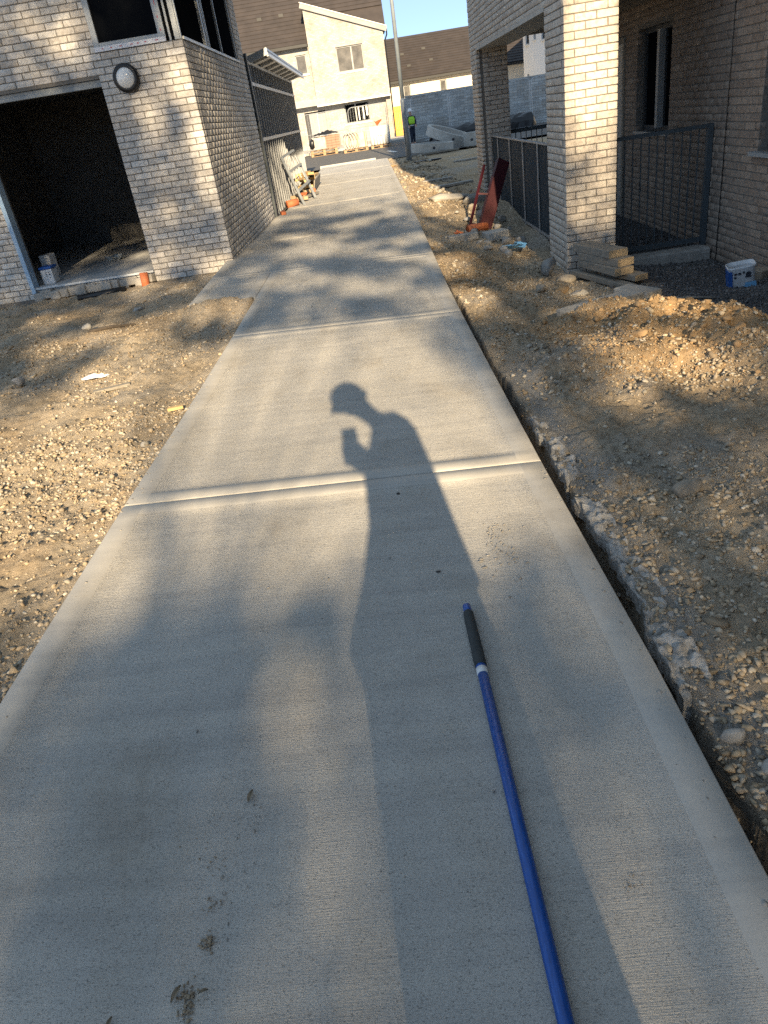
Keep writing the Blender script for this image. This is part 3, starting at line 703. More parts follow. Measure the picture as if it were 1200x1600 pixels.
mb = MB(); mb.box(XW + .301, 13, -5, 15.75, -.8, 14.0); mb.build('unseen_block', M['mortar'], RH)  # unseen bulk of the building, made tall to shade the far wall
mb = MB(); mb.box(2.95, XW - .001, 6.0, YP - .002, 3.25, 3.55); mb.build('shade_slab', M['conc'], RH)  # slab added out of view to darken the wall below
mb = MB(); mb.box(XW, 13.2, -5.0, 15.9, 14.001, 14.3); mb.build('flat_roof', M['grey_trim'], RH)
mb = MB(); mb.box(XW - .0035, XW + .006, 8.579, 8.591, -.6, 2.3); mb.build('movement_joint', M['black_pl'], RH)
# windows and door in the side wall
wf = part_empty('window', RH)
bars(wf, M['dark_frame'], [(XW + .10, XW + .17, a, b, .78, 1.98) for a, b in ((10.25, 10.31), (11.44, 11.5), (10.72, 10.80))] + [(XW + .10, XW + .17, 10.31, 10.72, .78, .84), (XW + .10, XW + .17, 10.80, 11.44, .78, .84), (XW + .10, XW + .17, 10.31, 10.72, 1.92, 1.98), (XW + .10, XW + .17, 10.80, 11.44, 1.92, 1.98)])
mb = MB(); mb.box(XW + .02, XW + .10, 10.72, 10.80, .82, 1.93); mb.build('open_sash', M['grey_trim'], wf)
mb = MB(); mb.box(XW + .13, XW + .14, 10.31, 11.44, .84, 1.92); mb.build('pane', M['glass_dark'], wf)
mb = MB(); mb.box(XW - .03, XW + .10, 10.24, 11.51, .74, .778); mb.build('sill', M['grey_trim'], wf)
wf = part_empty('window', RH)
bars(wf, M['dark_frame'], [(XW + .10, XW + .17, 7.79, 7.85, .66, 2.6), (XW + .10, XW + .17, 6.55, 6.61, .66, 2.6), (XW + .10, XW + .17, 6.61, 7.79, .66, .73)])
mb = MB(); mb.box(XW + .13, XW + .14, 6.61, 7.79, .73, 2.6); mb.build('pane', M['glass_dark'], wf)
mb = MB(); mb.box(XW - .06, XW + .10, 6.48, 7.92, .62, .658); mb.build('sill', M['lintel'], wf)
mb = MB(); mb.box(XW - .02, XW + .06, 12.0, 12.07, -.45, 1.95); mb.box(XW - .02, XW + .06, 12.88, 12.95, -.45, 1.95); mb.box(XW - .02, XW + .06, 12.07, 12.88, 1.88, 1.95)
mb.box(XW, XW + .05, 12.07, 12.88, -.45, 1.88, 1)
dd = mb.build('door', [M['wood'], M['grey_trim']], RH)
mb = MB(); mb.tube([(XW - .05, 12.18, .62), (XW - .05, 12.30, .62)], .012); mb.build('handle', M['steel'], dd)

# kerb plinths
mb = MB(); mb.box(2.70, 3.79, 8.70, 8.96, -.75, -.375); tag(mb.build('kerb', M['conc'], bevel=.02), 'concrete kerb under the porch gate', kind='structure')
mb = MB(); mb.box(2.16, 2.44, 9.55, 14.98, -.75, -.40); tag(mb.build('plinth', M['conc'], bevel=.02), 'concrete plinth under the porch side railing', kind='structure')

# gate
GT = empty('porch_gate', 'dark grey steel barred gate panel between pillar and wall', 'gate')
mb = MB(); mb.box(3.735, 3.792, 8.87, 8.93, -.37, .90); mb.build('post', M['rail'], GT)
mb = MB(); mb.box(2.705, 2.745, 8.88, 8.92, -.37, .86); mb.build('post', M['rail'], GT)
mb = MB(); mb.box(2.69, 3.734, 8.87, 8.93, .862, .90); mb.build('top_rail', M['rail'], GT)
mb = MB(); mb.box(2.746, 3.734, 8.88, 8.92, -.335, -.285); mb.build('bottom_rail', M['rail'], GT)
for k in range(10):
    x = 2.83 + k * .0905; mb = MB(); mb.box(x - .006, x + .006, 8.893, 8.907, -.285, .862); mb.build('bar', M['rail'], GT)
# side railing
SR = empty('porch_railing', 'long grey railing panel with pale flat handrail along the porch side', 'railing')
mb = MB(); mb.box(2.27, 2.33, 9.535, 14.99, .845, .862); mb.build('handrail', M['rail_top'], SR)
mb = MB(); mb.box(2.285, 2.315, 9.535, 14.99, -.30, -.27); mb.build('bottom_rail', M['rail_top'], SR)
for yy in (9.6, 10.9, 11.95, 13.05, 14.2, 14.95):
    mb = MB(); mb.box(2.272, 2.284, yy - .02, yy + .02, -.42, .845); mb.build('post', M['rail_top'], SR)
yy = 9.66
while yy < 14.9:
    mb = MB(); mb.box(2.292, 2.308, yy - .008, yy + .008, -.27, .845); mb.build('bar', M['rail'], SR); yy += .085
BRL = empty('rear_railing', 'dark barred railing at the far end of the porch', 'railing')
mb = MB(); mb.box(2.67, 3.79, 15.37, 15.43, .82, .89); mb.build('top_rail', M['rail'], BRL)
mb = MB(); mb.box(2.67, 3.79, 15.38, 15.42, -.28, -.24); mb.build('bottom_rail', M['rail'], BRL)
for k in range(11):
    x = 2.72 + k * .1; mb = MB(); mb.box(x - .007, x + .007, 15.393, 15.407, -.24, .82); mb.build('bar', M['rail'], BRL)
mb = MB(); mb.box(2.67, 3.79, 15.30, 15.50, -.75, -.30); tag(mb.build('kerb', M['conc'], bevel=.02), 'concrete kerb under the rear porch railing', kind='structure')

# plank stack
dv = Vector((.28, -.96, 0)).normalized(); nv = Vector((-dv.y, dv.x, 0))
def plank(start, ln, wd, th, ztop, label, ang=0, tilt=0):
    d = Matrix.Rotation(ang, 3, 'Z') @ dv; n = Vector((-d.y, d.x, 0))
    mb = MB(); s0 = Vector((start[0], start[1], 0)); P = []
    for z in (ztop - th, ztop):
        for a, b in ((0, 0), (ln, 0), (ln, wd), (0, wd)): P.append(s0 + d * a + n * b + Vector((0, 0, z + tilt * a / ln)))
    mb.add(P, [(3, 2, 1, 0), (4, 5, 6, 7), (0, 1, 5, 4), (2, 3, 7, 6), (3, 0, 4, 7)], 0); mb.add(P, [(1, 2, 6, 5)], 1)
    return tag(mb.build('plank', [M['wood'], M['wood_cut']], bevel=.004), label, 'plank', 'planks stacked beside the brick pillar')
plank((2.145, 8.52), .72, .225, .075, -.08, 'thick plank on top of the stack by the brick pillar')
plank((2.17, 8.38), .70, .20, .075, -.157, 'second plank from the top of the stack by the pillar', .06)
plank((2.17, 8.40), .76, .215, .075, -.234, 'third plank down, with a grey weathered end', -.03)
plank((2.34, 8.1), .55, .16, .06, -.311, 'short offcut wedged low in the plank stack', .1)
plank((2.11, 8.46), 1.06, .11, .05, -.36, 'lowest narrow plank sticking out towards the path', .0, 0)

# concrete edging block
mb = MB(); ro = Matrix.Rotation(math.atan2(.34, .75), 3, 'Z'); mb.cbox((1.86, 6.38, -.27), (.86, .20, .17), 0, ro); mb.cbox((2.25, 6.64, -.275), (.2, .4, .16), 0, Matrix.Rotation(.5, 3, 'Z'))
tag(mb.build('edging_block', M['conc'], bevel=.018), 'pale concrete edging block half buried behind the soil mound', 'concrete block')
# tub by the right wall
TB = empty('plastic_tub', 'white and blue printed plastic tub on gravel by the right hand wall', 'tub')
TB.location = (3.46, 7.2, g1(3.46, 7.2) - .005); TB.rotation_euler = (R(5), R(-7), R(-14)); TB.scale = (.9, .9, .9)
mb = MB(); n = 28; rings = []
for z, s_ in ((0, .92), (.01, .95), (.22, 1.0), (.235, 1.06), (.25, 1.06), (.25, .98), (.2, .96)):
    for k in range(n):
        a = 2 * math.pi * k / n; ca, sa = math.cos(a), math.sin(a); q = (abs(ca) ** 5 + abs(sa) ** 5) ** -.2
        mb.v.append((ca * q * .135 * s_, sa * q * .105 * s_, z))
for i in range(6):
    for k in range(n): mb.f.append((i * n + k, i * n + (k + 1) % n, (i + 1) * n + (k + 1) % n, (i + 1) * n + k)); mb.mi.append(0)
mb.f.append(tuple(range(n))[::-1]); mb.mi.append(0)
mb.build('body', M['white_pl'], TB, True)
mb = MB(); mb.box(-.1345, -.102, -.1065, -.1045, .012, .215); mb.box(-.1375, -.1345, -.1, .09, .012, .215); mb.build('blue_panel', M['blue_tub'], TB)
mb = MB(); mb.box(.02, .13, -.1078, -.1055, .015, .075); mb.box(-.01, .02, -.1078, -.1055, .015, .045); mb.build('blue_label', M['ltblue'], TB)
mb = MB()
for x, z, a in ((-.085, .17, .028), (-.045, .17, .028), (-.085, .135, .02), (.0, .175, .02)): mb.box(x, x + a, -.1085, -.106, z, z + .022)
mb.tube([(.055, -.1075, .165), (.055, -.1095, .165)], .028, 14); mb.box(.025, .085, -.1085, -.106, .128, .142); mb.build('printed_mark', M['print'], TB)
mb = MB(); mb.cbox((3.72, 7.42, -.44), (.16, .2, .12), 0, Matrix.Rotation(.5, 3, 'Z')); tag(mb.build('brick_offcut', M['rock'], bevel=.01), 'brown brick offcut beside the plastic tub', 'brick')

# red steel frame leaning on the railing
RF = empty('red_frame', 'dark red steel frame leaning against the porch railing', 'steel frame')
mb = MB(); a = Vector((1.60, 11.72, -.30)); b = Vector((2.03, 12.15, .62)); axv = (b - a).normalized(); sdv = axv.cross(Vector((0, 1, .3))).normalized()
mb.bar(a, b, .17, .02, 0, sdv.cross(axv)); o_ = sdv * .085; nn = sdv.cross(axv) * .04
mb.bar(a + o_ + nn, b + o_ + nn, .02, .10, 0, sdv.cross(axv)); mb.bar(a - o_ + nn, b - o_ + nn, .02, .10, 0, sdv.cross(axv))
mb.build('channel', M['red'], RF)
mb = MB(); mb.bar(a + axv * .52 - o_ + nn, a + axv * .52 + o_ + nn, .03, .08, 0, axv); mb.build('web_plate', M['red'], RF)
c0, c1 = Vector((1.38, 11.75, -.22)), Vector((1.72, 12.1, .60))
mb = MB(); mb.bar(c0, c1, .03, .03); mb.build('side_rod', M['red'], RF)
for t_ in (.08, .55):
    mb = MB(); mb.bar(c0.lerp(c1, t_), a.lerp(b, t_) - o_, .025, .025); mb.build('cross_rod', M['red'], RF)

# orange pipe bits and blocks near it
pipe('clay_pipe', (1.30, 11.30, g1(1.3, 11.3) + .06), (1.60, 11.42, g1(1.6, 11.4) + .06), .06, 'broken orange clay pipe lying in front of the red frame', M['orange_clay'])
mb = MB(); mb.cbox((1.18, 11.28, g1(1.18, 11.28) + .02), (.11, .08, .02), 0, Matrix.Rotation(.5, 3, 'Y')); mb.cbox((1.12, 11.2, g1(1.12, 11.2) + .02), (.06, .06, .02), 0, Matrix.Rotation(.9, 3, 'Z'))
tag(mb.build('clay_shard', M['orange_clay']), 'small orange shard beside the broken clay pipe', 'pipe shard')
mb = MB(); mb.cbox((1.16, 10.72, g1(1.16, 10.72) + .03), (.42, .16, .09), 0, Matrix.Rotation(.1, 3, 'Z')); tag(mb.build('concrete_block', M['conc'], bevel=.01), 'flat grey concrete block in front of the orange pipe', 'concrete block')
mb = MB(); mb.cbox((1.62, 10.75, g1(1.62, 10.75) + .05), (.32, .22, .12), 0, Matrix.Rotation(.3, 3, 'Z')); tag(mb.build('concrete_block', M['conc_pale'], bevel=.012), 'square pale concrete block right of the flat grey block', 'concrete block')
mb = MB()
for k in range(5): mb.cbox((1.6 + .11 * k * .5 + random.uniform(-.05, .05), 9.9 + random.uniform(-.1, .1), g1(1.6, 9.9) + .04), (.12, .09, .008), 0, Matrix.Rotation(random.uniform(-.6, .6), 3, 'X') @ Matrix.Rotation(random.uniform(0, 3), 3, 'Z'))
tag(mb.build('plastic_scrap', M['ltblue']), 'scrap of blue plastic wrapper among rubble by the railing', 'litter')

# ------------------------------------------------------------------ rocks
ICO = bmesh.new(); bmesh.ops.create_icosphere(ICO, subdivisions=1, radius=1)
IV = np.array([v.co[:] for v in ICO.verts]); IF = np.array([[v.index for v in f.verts] for f in ICO.faces]); ICO.free()
ICO = bmesh.new(); bmesh.ops.create_icosphere(ICO, subdivisions=2, radius=1)
IV2 = np.array([v.co[:] for v in ICO.verts]); IF2 = np.array([[v.index for v in f.verts] for f in ICO.faces]); ICO.free()
def rock(name, x, y, sx, sy, sz, label, m, cat='stone', group=None, rz=0, sink=.3, sd=0, blocky=.6, z=None):
    r = np.random.default_rng(sd + 100); v = IV2.copy()
    q = (np.abs(v) ** 4).sum(1) ** .25; v = v / (q[:, None] ** blocky)
    for k in range(11):
        d = r.normal(size=3); d[2] *= .8; d /= np.linalg.norm(d); h = r.uniform(.42, .8); s_ = v @ d; v = np.where((s_ > h)[:, None], v - d * (s_ - h)[:, None], v)
    v += r.normal(size=v.shape) * .045
    v = v * np.array([sx, sy, sz]); c, s_ = math.cos(rz), math.sin(rz)
    v = v @ np.array([[c, s_, 0], [-s_, c, 0], [0, 0, 1]])
    zz = (g1(x, y) if z is None else z) + sz * (1 - 2 * sink)
    return tag(npmesh(name, v + np.array([x, y, zz]), IF2, m), label, cat, group)
rock('stone', 1.10, 2.62, .085, .06, .05, 'largest brown stone in the gravel right of the path near the camera', M['rock'], rz=.4, sd=1)
rock('stone', 2.33, 8.35, .10, .09, .09, 'pale boulder at the foot of the brick pillar', M['rock_grey'], sd=2, z=-.38) if False else None
rock('stone', 1.88, 8.62, .12, .10, .13, 'grey pointed boulder at the left foot of the brick pillar', M['rock_grey'], sd=3, sink=.2)
rock('stone', 2.02, 8.35, .10, .14, .06, 'flat dark stone tucked against the brick pillar', M['rock'], sd=4, sink=.2, rz=.8)
rock('stone', 1.73, 7.35, .10, .08, .06, 'tan lump left of the pale slab near the plank stack', M['rock_tan'], sd=5, sink=.2)
rock('stone', 1.93, 7.40, .17, .13, .05, 'broad pale slab of stone in front of the plank stack', M['rock_grey'], sd=6, sink=.2, rz=.3)
rock('stone', 1.50, 7.2, .075, .06, .045, 'dark brown stone at the bottom of the pillar slope', M['rock'], sd=7, sink=.2)
rock('stone', -3.10, 5.80, .075, .06, .055, 'grey block of stone on the left soil near the picture edge', M['rock_grey'], sd=8, sink=.2)
rock('stone', -3.15, 7.62, .075, .06, .06, 'pale angular stone lying beside a stick on the left soil', M['rock_grey'], sd=9, sink=.15)
rock('stone', -2.86, 8.45, .09, .06, .03, 'flat pale stone closest to the garage bay', M['rock_grey'], sd=10, sink=.2)
rock('stone', -1.55, 3.98, .032, .026, .022, 'small pale stone on the left edge of the path', M['rock_grey'], sd=11, sink=.15)
rock('rubble_chunk', 1.40, 14.7, .42, .16, .10, 'large broken concrete slab lying in building shade', M['conc'], 'concrete chunk', sd=12, sink=.25, rz=-.25, blocky=.9)
rock('rubble_chunk', 1.80, 14.2, .26, .14, .12, 'grey concrete chunk beside the large broken slab', M['conc'], 'concrete chunk', sd=13, sink=.25, rz=.3, blocky=.9)
rock('rubble_chunk', 1.62, 13.2, .18, .12, .09, 'dark rubble lump behind the red frame', M['rock'], 'concrete chunk', sd=14, sink=.25, blocky=.9)
rock('rubble_chunk', .42, 26.6, .22, .16, .08, 'sandy mortar lump at the far right end of the path', M['rock_grey'], 'mortar lump', sd=15, sink=.2)
rock('rubble_chunk', .72, 25.8, .20, .15, .07, 'second sandy lump just off the far path edge', M['rock_tan'], 'mortar lump', sd=16, sink=.2)
def haunch(y0, y1, wd, label, sd):
    """broken strip of rough concrete standing along the far lip of the trench"""
    ny_, nx_ = int((y1 - y0) / .009), 30; V = []
    for j in range(ny_ + 1):
        y = y0 + (y1 - y0) * j / ny_; e = min(1, min(j, ny_ - j) / 9) ** .5
        x0 = float(XR(y) + trench_w(y)) - .004 + .05 * float(fbm(y * 9, sd, sd, 3)); x1 = x0 + e * (wd + .13 * float(fbm(y * 4, sd + 9, sd, 4)))
        zt = float(pz(XR(y), y)) - .038 - .03 * (1 - e)
        for i in range(nx_ + 1):
            if i < 6: x, z = x0 + .012 * (5 - i) / 5 * 0 , zt - .055 * (1 - i / 5.0)
            else:
                t = (i - 5) / (nx_ - 5); x = x0 + (x1 - x0) * t; z = zt - .012 * t - (.10 * max(0, t - .82) / .18)
            V.append((x, y, z))
    V = np.array(V); a, b = V[:, 0] + V[:, 2] * .7, V[:, 1]
    amp = .06 * fbm(a * 14, b * 14, sd, 4) + .045 * fbm(a * 46, b * 46, sd + 3, 3); top = np.tile(np.arange(nx_ + 1) >= 6, ny_ + 1)
    V[:, 2] += np.where(top, amp, 0); V[:, 0] += .25 * np.where(top, 0, amp) + np.where(top, .02, .008) * fbm(a * 30, b * 30, sd + 5, 2); V[:, 1] += .02 * fbm(a * 30 + 7, b * 30, sd + 6, 2)
    w_ = nx_ + 1; ii = (np.arange(ny_)[:, None] * w_ + np.arange(nx_)[None]).ravel()
    return tag(npmesh('concrete_haunch', V, np.stack([ii, ii + 1, ii + w_ + 1, ii + w_], 1), M['haunch']), label, 'concrete haunch')
haunch(2.86, 3.75, .11, 'shorter rough concrete haunch beside the trench, farther along the path', 3)
haunch(1.50, 2.74, .12, 'longer rough concrete haunch along the trench nearer the camera', 8)
rock('stone', .74, 1.36, .045, .035, .03, 'angular pale stone at the near end of the concrete haunch', M['rock_grey'], sd=41, sink=.2)
rock('stone', .80, 1.24, .035, .03, .025, 'larger of the pale stones in dark soil low on the right', M['rock_grey'], sd=42, sink=.2)
rock('stone', .76, 1.16, .03, .025, .02, 'grey stone nearest the bottom right of the trench', M['rock_grey'], sd=43, sink=.2)
for k in range(64):      # clods on the mound and loose rubble
    if k < 44:
        x = random.gauss(1.95, .30); y = 5.35 - (x - 1.7) * 1.5 + random.gauss(0, .45); s_ = random.uniform(.012, .036) if k > 6 else random.uniform(.04, .06)
        rock('clod', x, y, s_ * random.uniform(.8, 1.5), s_, s_ * .8, 'tan clod of dry earth on the soil mound', M['rock_tan'], 'earth clod', 'earth clods on the mound', rz=random.random() * 3, sd=60 + k, sink=.35, blocky=.3)
    else:
        x = random.uniform(1.3, 2.0); y = random.uniform(9.4, 13.5); s_ = random.uniform(.05, .1)
        rock('rubble_lump', x, y, s_ * random.uniform(.8, 1.5), s_, s_ * .7, 'pale rubble lump on the slope below the porch railing', random.choice([M['rock_grey'], M['conc']]), 'rubble', 'rubble below the porch railing', rz=random.random() * 3, sd=60 + k, sink=.2)

def chip(v, n):
    for k in range(4):      # knock flat facets off, so that stones read as broken, not rolled
        d = rng.normal(size=(n, 1, 3)); d /= np.linalg.norm(d, axis=2, keepdims=True); h = rng.uniform(.25, .65, (n, 1, 1))
        s_ = (v * d).sum(2, keepdims=True); v = np.where(s_ > h, v - d * (s_ - h), v)
    return v
def scatter(name, label, regions):
    Vs, Fs, Cs = [], [], []; o = 0
    for (x0, x1, y0, y1, n, smin, smax, pal, dens) in regions:
        x = rng.uniform(x0, x1, n); y = y0 + (y1 - y0) * rng.uniform(0, 1, n) ** 1.15
        keep = ((x > XR(y) + .02) | (x < XL(y) - .015)) & ~((x < -2.05) & (y > 10.35)) & ~((x > 2.1) & (x < 2.67) & (y > 8.62)) & (x < 3.76)
        dn = vnoise(x * 2.2, y * 2.2, 77) * .6 + vnoise(x * .9, y * .9, 78) * .6
        keep &= rng.uniform(0, 1, n) < np.clip((dn - .25) * 2 * dens, .06, 1)
        x, y = x[keep], y[keep]; n = len(x)
        s_ = smin + (smax - smin) * rng.uniform(0, 1, n) ** 5
        s_ *= .8 + .03 * y
        v = IV[None] * (1 + rng.normal(0, .24, (n, len(IV), 1))); v = chip(v, n)
        v = v * (s_[:, None] * rng.uniform(.6, 1.35, (n, 3)) * np.array([1, 1, .75]))[:, None, :]
        a = rng.uniform(0, 6.28, n); ca, sa = np.cos(a), np.sin(a)
        vx = v[..., 0] * ca[:, None] - v[..., 1] * sa[:, None]; vy = v[..., 0] * sa[:, None] + v[..., 1] * ca[:, None]
        zz = gz(x, y) + s_ * .15
        P = np.stack([vx + x[:, None], vy + y[:, None], v[..., 2] + zz[:, None]], -1).reshape(-1, 3)
        pl = np.array(pal)[rng.integers(0, len(pal), n)] * rng.uniform(.75, 1.2, (n, 1))
        Vs.append(P); Cs.append(np.repeat(pl, len(IV), 0)); Fs.append((IF[None] + (np.arange(n) * len(IV))[:, None, None] + o).reshape(-1, 3)); o += n * len(IV)
    ob = npmesh(name, np.vstack(Vs), np.vstack(Fs), M['stone'], attr=np.vstack(Cs)); tag(ob, label, kind='stuff'); return ob
PG = [(.42, .38, .31), (.39, .33, .255), (.34, .28, .20), (.44, .41, .355), (.30, .24, .17), (.40, .33, .24), (.37, .30, .21)]
PD = [(.14, .14, .145), (.10, .10, .105), (.19, .185, .185), (.12, .115, .11)]
PB = [(.38, .26, .145), (.32, .215, .12), (.42, .31, .19), (.36, .27, .17)]
scatter('gravel', 'loose pale stones and grit over the earth beside the path', [
    (.66, 2.2, .9, 4.2, 38000, .0025, .020, PG, 1), (.7, 2.6, 3.8, 9, 22000, .004, .024, PG, .7), (.66, 2.0, 8, 17, 7000, .006, .034, PG, .7), (1.2, 2.6, 4.0, 6.2, 16000, .003, .016, PB, 1),
    (-2.7, -1.39, 1.5, 4.5, 30000, .0025, .018, PG, 1), (-4.2, -1.39, 3.6, 7.7, 24000, .004, .022, PG, .8), (-5.6, -2.0, 7, 10.38, 7000, .005, .022, PG, .5), (.7, 2.4, 16, 30, 2500, .012, .06, PG, .7),
    (.70, 2.4, 1.0, 9, 420, .012, .042, PG, 1), (-4.5, -1.42, 1.8, 9.5, 340, .010, .036, PG, 1), (1.3, 2.5, 3.8, 6.0, 160, .010, .03, PB, 1.5), (.72, 1.15, .95, 1.6, 120, .012, .03, PG, 2)])
scatter('dark_gravel', 'dark grey crushed stone at the foot of the right hand wall', [(2.3, 3.78, 5.0, 8.72, 16000, .007, .024, PD, 2.0), (2.5, 3.78, 8.98, 13, 5000, .008, .024, PD, 2.0)])

# litter, sticks
def rumple(name, x, y, sx, sy, h, m, label, cat, rz=0, sd=0, z=None):
    n = 9; V = []; z0 = g1(x, y) + .01 if z is None else z; c, s_ = math.cos(rz), math.sin(rz); r = random.Random(sd)
    for j in range(n):
        for i in range(n):
            u, v = i / (n - 1) - .5, j / (n - 1) - .5
            px, py = u * sx * (1 + r.uniform(-.15, .15)), v * sy * (1 + r.uniform(-.15, .15))
            V.append((x + px * c - py * s_, y + px * s_ + py * c, z0 + h * (r.random() * (1 - 1.6 * max(abs(u), abs(v))) + .12)))
    F = [(j * n + i, j * n + i + 1, (j + 1) * n + i + 1, (j + 1) * n + i) for j in range(n - 1) for i in range(n - 1)]
    mb = MB(); mb.v = V; mb.f = F; mb.mi = [0] * len(F); o = mb.build(name, m); return tag(o, label, cat)
rumple('plastic_wrapper', -2.46, 5.76, .22, .075, .05, M['paper'], 'crumpled white plastic wrapper on the left soil', 'litter', -.1, 3)
def stick(a, b, r_, label, m=None):
    a = Vector((*a, g1(*a) + r_ * .8)); b = Vector((*b, g1(*b) + r_ * .8)); mid = (a + b) / 2 + Vector((random.uniform(-.02, .02), random.uniform(-.02, .02), .01))
    mb = MB(); mb.tube([a, mid, b], [r_, r_ * .9, r_ * .6], 7); return tag(mb.build('stick', m or M['bark'], None, True), label, 'stick')
stick((-3.12, 7.55), (-2.62, 7.50), .018, 'thick curved stick lying on the left soil below the garage')
mb = MB(); mb.cbox((-2.16, 5.28, g1(-2.16, 5.28) + .02), (.27, .045, .02), 0, Matrix.Rotation(.35, 3, 'Z')); tag(mb.build('wood_sliver', M['wood']), 'thin flat wood sliver on the left soil near the path', 'wood sliver')
mb = MB(); mb.cbox((-1.46, 4.45, float(pz(-1.385, 4.45)) - .005), (.10, .03, .02), 0, Matrix.Rotation(.2, 3, 'Z')); tag(mb.build('wood_chip', M['wood_y']), 'small pale wood chip at the left path edge', 'wood chip')
stick((2.62, 6.9), (3.0, 6.72), .014, 'thin pale batten lying on the dark gravel', M['wood'])

# path crumbs and leaves
def crumbs(name, label, spots):
    Vs, Fs, Cs = [], [], []; o = 0
    for (cx, cy, rx_, ry_, n, s0, s1, pal) in spots:
        x = rng.normal(cx, rx_, n); y = rng.normal(cy, ry_, n); s_ = s0 + (s1 - s0) * rng.uniform(0, 1, n) ** 2
        x = np.clip(x, XLm(y) + .01, XR(y) - .01)
        v = IV[None] * (1 + rng.normal(0, .2, (n, len(IV), 1))) * (s_[:, None] * rng.uniform(.6, 1.4, (n, 3)) * np.array([1, 1, .45]))[:, None, :]
        P = (v + np.stack([x, y, pz(x, y) + s_ * .1], 1)[:, None, :]).reshape(-1, 3)
        Vs.append(P); Cs.append(np.repeat(np.array(pal)[rng.integers(0, len(pal), n)], len(IV), 0)); Fs.append((IF[None] + (np.arange(n) * len(IV))[:, None, None] + o).reshape(-1, 3)); o += n * len(IV)
    ob = npmesh(name, np.vstack(Vs), np.vstack(Fs), M['stone'], attr=np.vstack(Cs)); return tag(ob, label, kind='stuff')
CG = [(.36, .34, .31), (.30, .285, .26)]; CB = [(.31, .255, .185), (.25, .20, .145)]; CK = [(.07, .065, .06)]
crumbs('mortar_crumbs', 'crumbs of mortar and mud scattered on the concrete path', [
    (.30, 2.33, .045, .12, 110, .0015, .006, CG), (.22, 2.2, .015, .02, 3, .006, .010, CG), (-.53, 1.03, .03, .06, 26, .001, .004, CG), (-.50, 1.22, .02, .05, 14, .001, .004, CG), (-.57, .99, .012, .012, 20, .001, .004, CB), (-.555, .90, .007, .010, 70, .001, .004, CB), (-.575, .785, .009, .018, 120, .001, .004, CB),
    (-.60, 1.12, .03, .05, 30, .001, .003, CB), (.0, 2.4, .5, .8, 8, .001, .002, CK), (-.072, 2.85, .001, .001, 1, .009, .010, CK), (.05, 2.2, .001, .001, 1, .007, .008, CK), (-.2, 6, .5, 3, 60, .003, .007, CG), (.59, 3, .012, 1.6, 60, .003, .008, CG), (-1.34, 4.2, .02, 1.0, 60, .003, .008, CG), (.13, 1.2, .03, .03, 14, .001, .003, CG), (.35, .95, .015, .01, 14, .001, .003, CB), (-.9, 1.4, .3, .5, 8, .001, .002, CK), (.2, 1.1, .4, .4, 8, .001, .002, CK)])
for k, (x, y, ln, rz) in enumerate([(-.515, 1.265, .04, 1.4), (-.60, .80, .035, 1.2), (-.72, .755, .028, 1.5), (-.545, .80, .02, .3)]):
    V = []; n = 7; z = float(pz(x, y)) + .003
    for i in range(n):
        t = i / (n - 1); wd = math.sin(math.pi * t) * ln * .16 + .0006
        for s_ in (-1, 0, 1): 
            px, py = (t - .5) * ln, s_ * wd
            V.append((x + px * math.cos(rz) - py * math.sin(rz), y + px * math.sin(rz) + py * math.cos(rz), z + .004 * math.sin(math.pi * t) + abs(s_) * .003))
    mb = MB(); mb.add(V, [(i * 3 + j, (i + 1) * 3 + j, (i + 1) * 3 + j + 1, i * 3 + j + 1) for i in range(n - 1) for j in range(2)])
    tag(mb.build('dry_leaf', M['dry_leaf']), ['narrow curled dry leaf, topmost on the near path', 'dry leaf lying beside the mud smear near the bottom edge', 'small dry leaf at the bottom left of the path', 'tiny leaf fragment resting on the mud smear'][k], 'leaf')

# ------------------------------------------------------------------ blue pole
BP = empty('blue_pole', 'blue metal pole handle with black grip lying on the concrete path', 'pole')
def pp(x, y, r_): return Vector((x, y, float(pz(x, y)) + r_ - .002))
A, B = pp(.150, .25, .0155), pp(.1225, 1.955, .0165)
dd = (B - A)
def at(t): return A + dd * t
Ln = dd.length
mb = MB(); mb.tube([at(-.25), at(.2), at(.5), at(.80)], .0155, 20); mb.build('shaft', M['blue_pole'], BP, True)
mb = MB(); mb.tube([at(.80), at(.8005), at(.815)], [.0158, .0168, .0168], 20); mb.build('white_band', M['white_pl'], BP, True)
mb = MB(); mb.tube([at(.815), at(.822)], .016, 20); mb.tube([at(.978), at(.98), at(.999), at(1.0)], [.0125, .0135, .0135, .012], 20); mb.build('end_cap', M['blue_pole'], BP, True)
mb = MB(); mb.tube([at(.822), at(.824), at(.835), at(.96), at(.975), at(.978)], [.015, .0182, .0188, .0172, .0168, .0150], 20); mb.build('grip', M['grip'], BP, True)

# ================================================================== FAR SCENE
# lamp post
LP = empty('lamp_post', 'tall grey steel lamp column at the end of the path', 'lamp post')
mb = MB(); mb.tube([(1.34, 27.1, -.15), (1.34, 27.1, 1.75), (1.34, 27.1, 1.82)], [.095, .09, .07], 16); mb.build('base', M['lamp'], LP, True)
mb = MB(); mb.tube([(1.34, 27.1, 1.82), (1.34, 27.1, 8.0)], [.068, .045], 14); mb.build('column', M['lamp'], LP, True)
mb = MB(); mb.bar((1.34, 27.1, 8.0), (1.34, 26.3, 8.1), .16, .07); mb.build('lantern', M['lamp'], LP)
mb = MB(); mb.box(1.25, 1.26, 27.02, 27.14, .4, .95); mb.build('inspection_door', M['lamp'], LP)

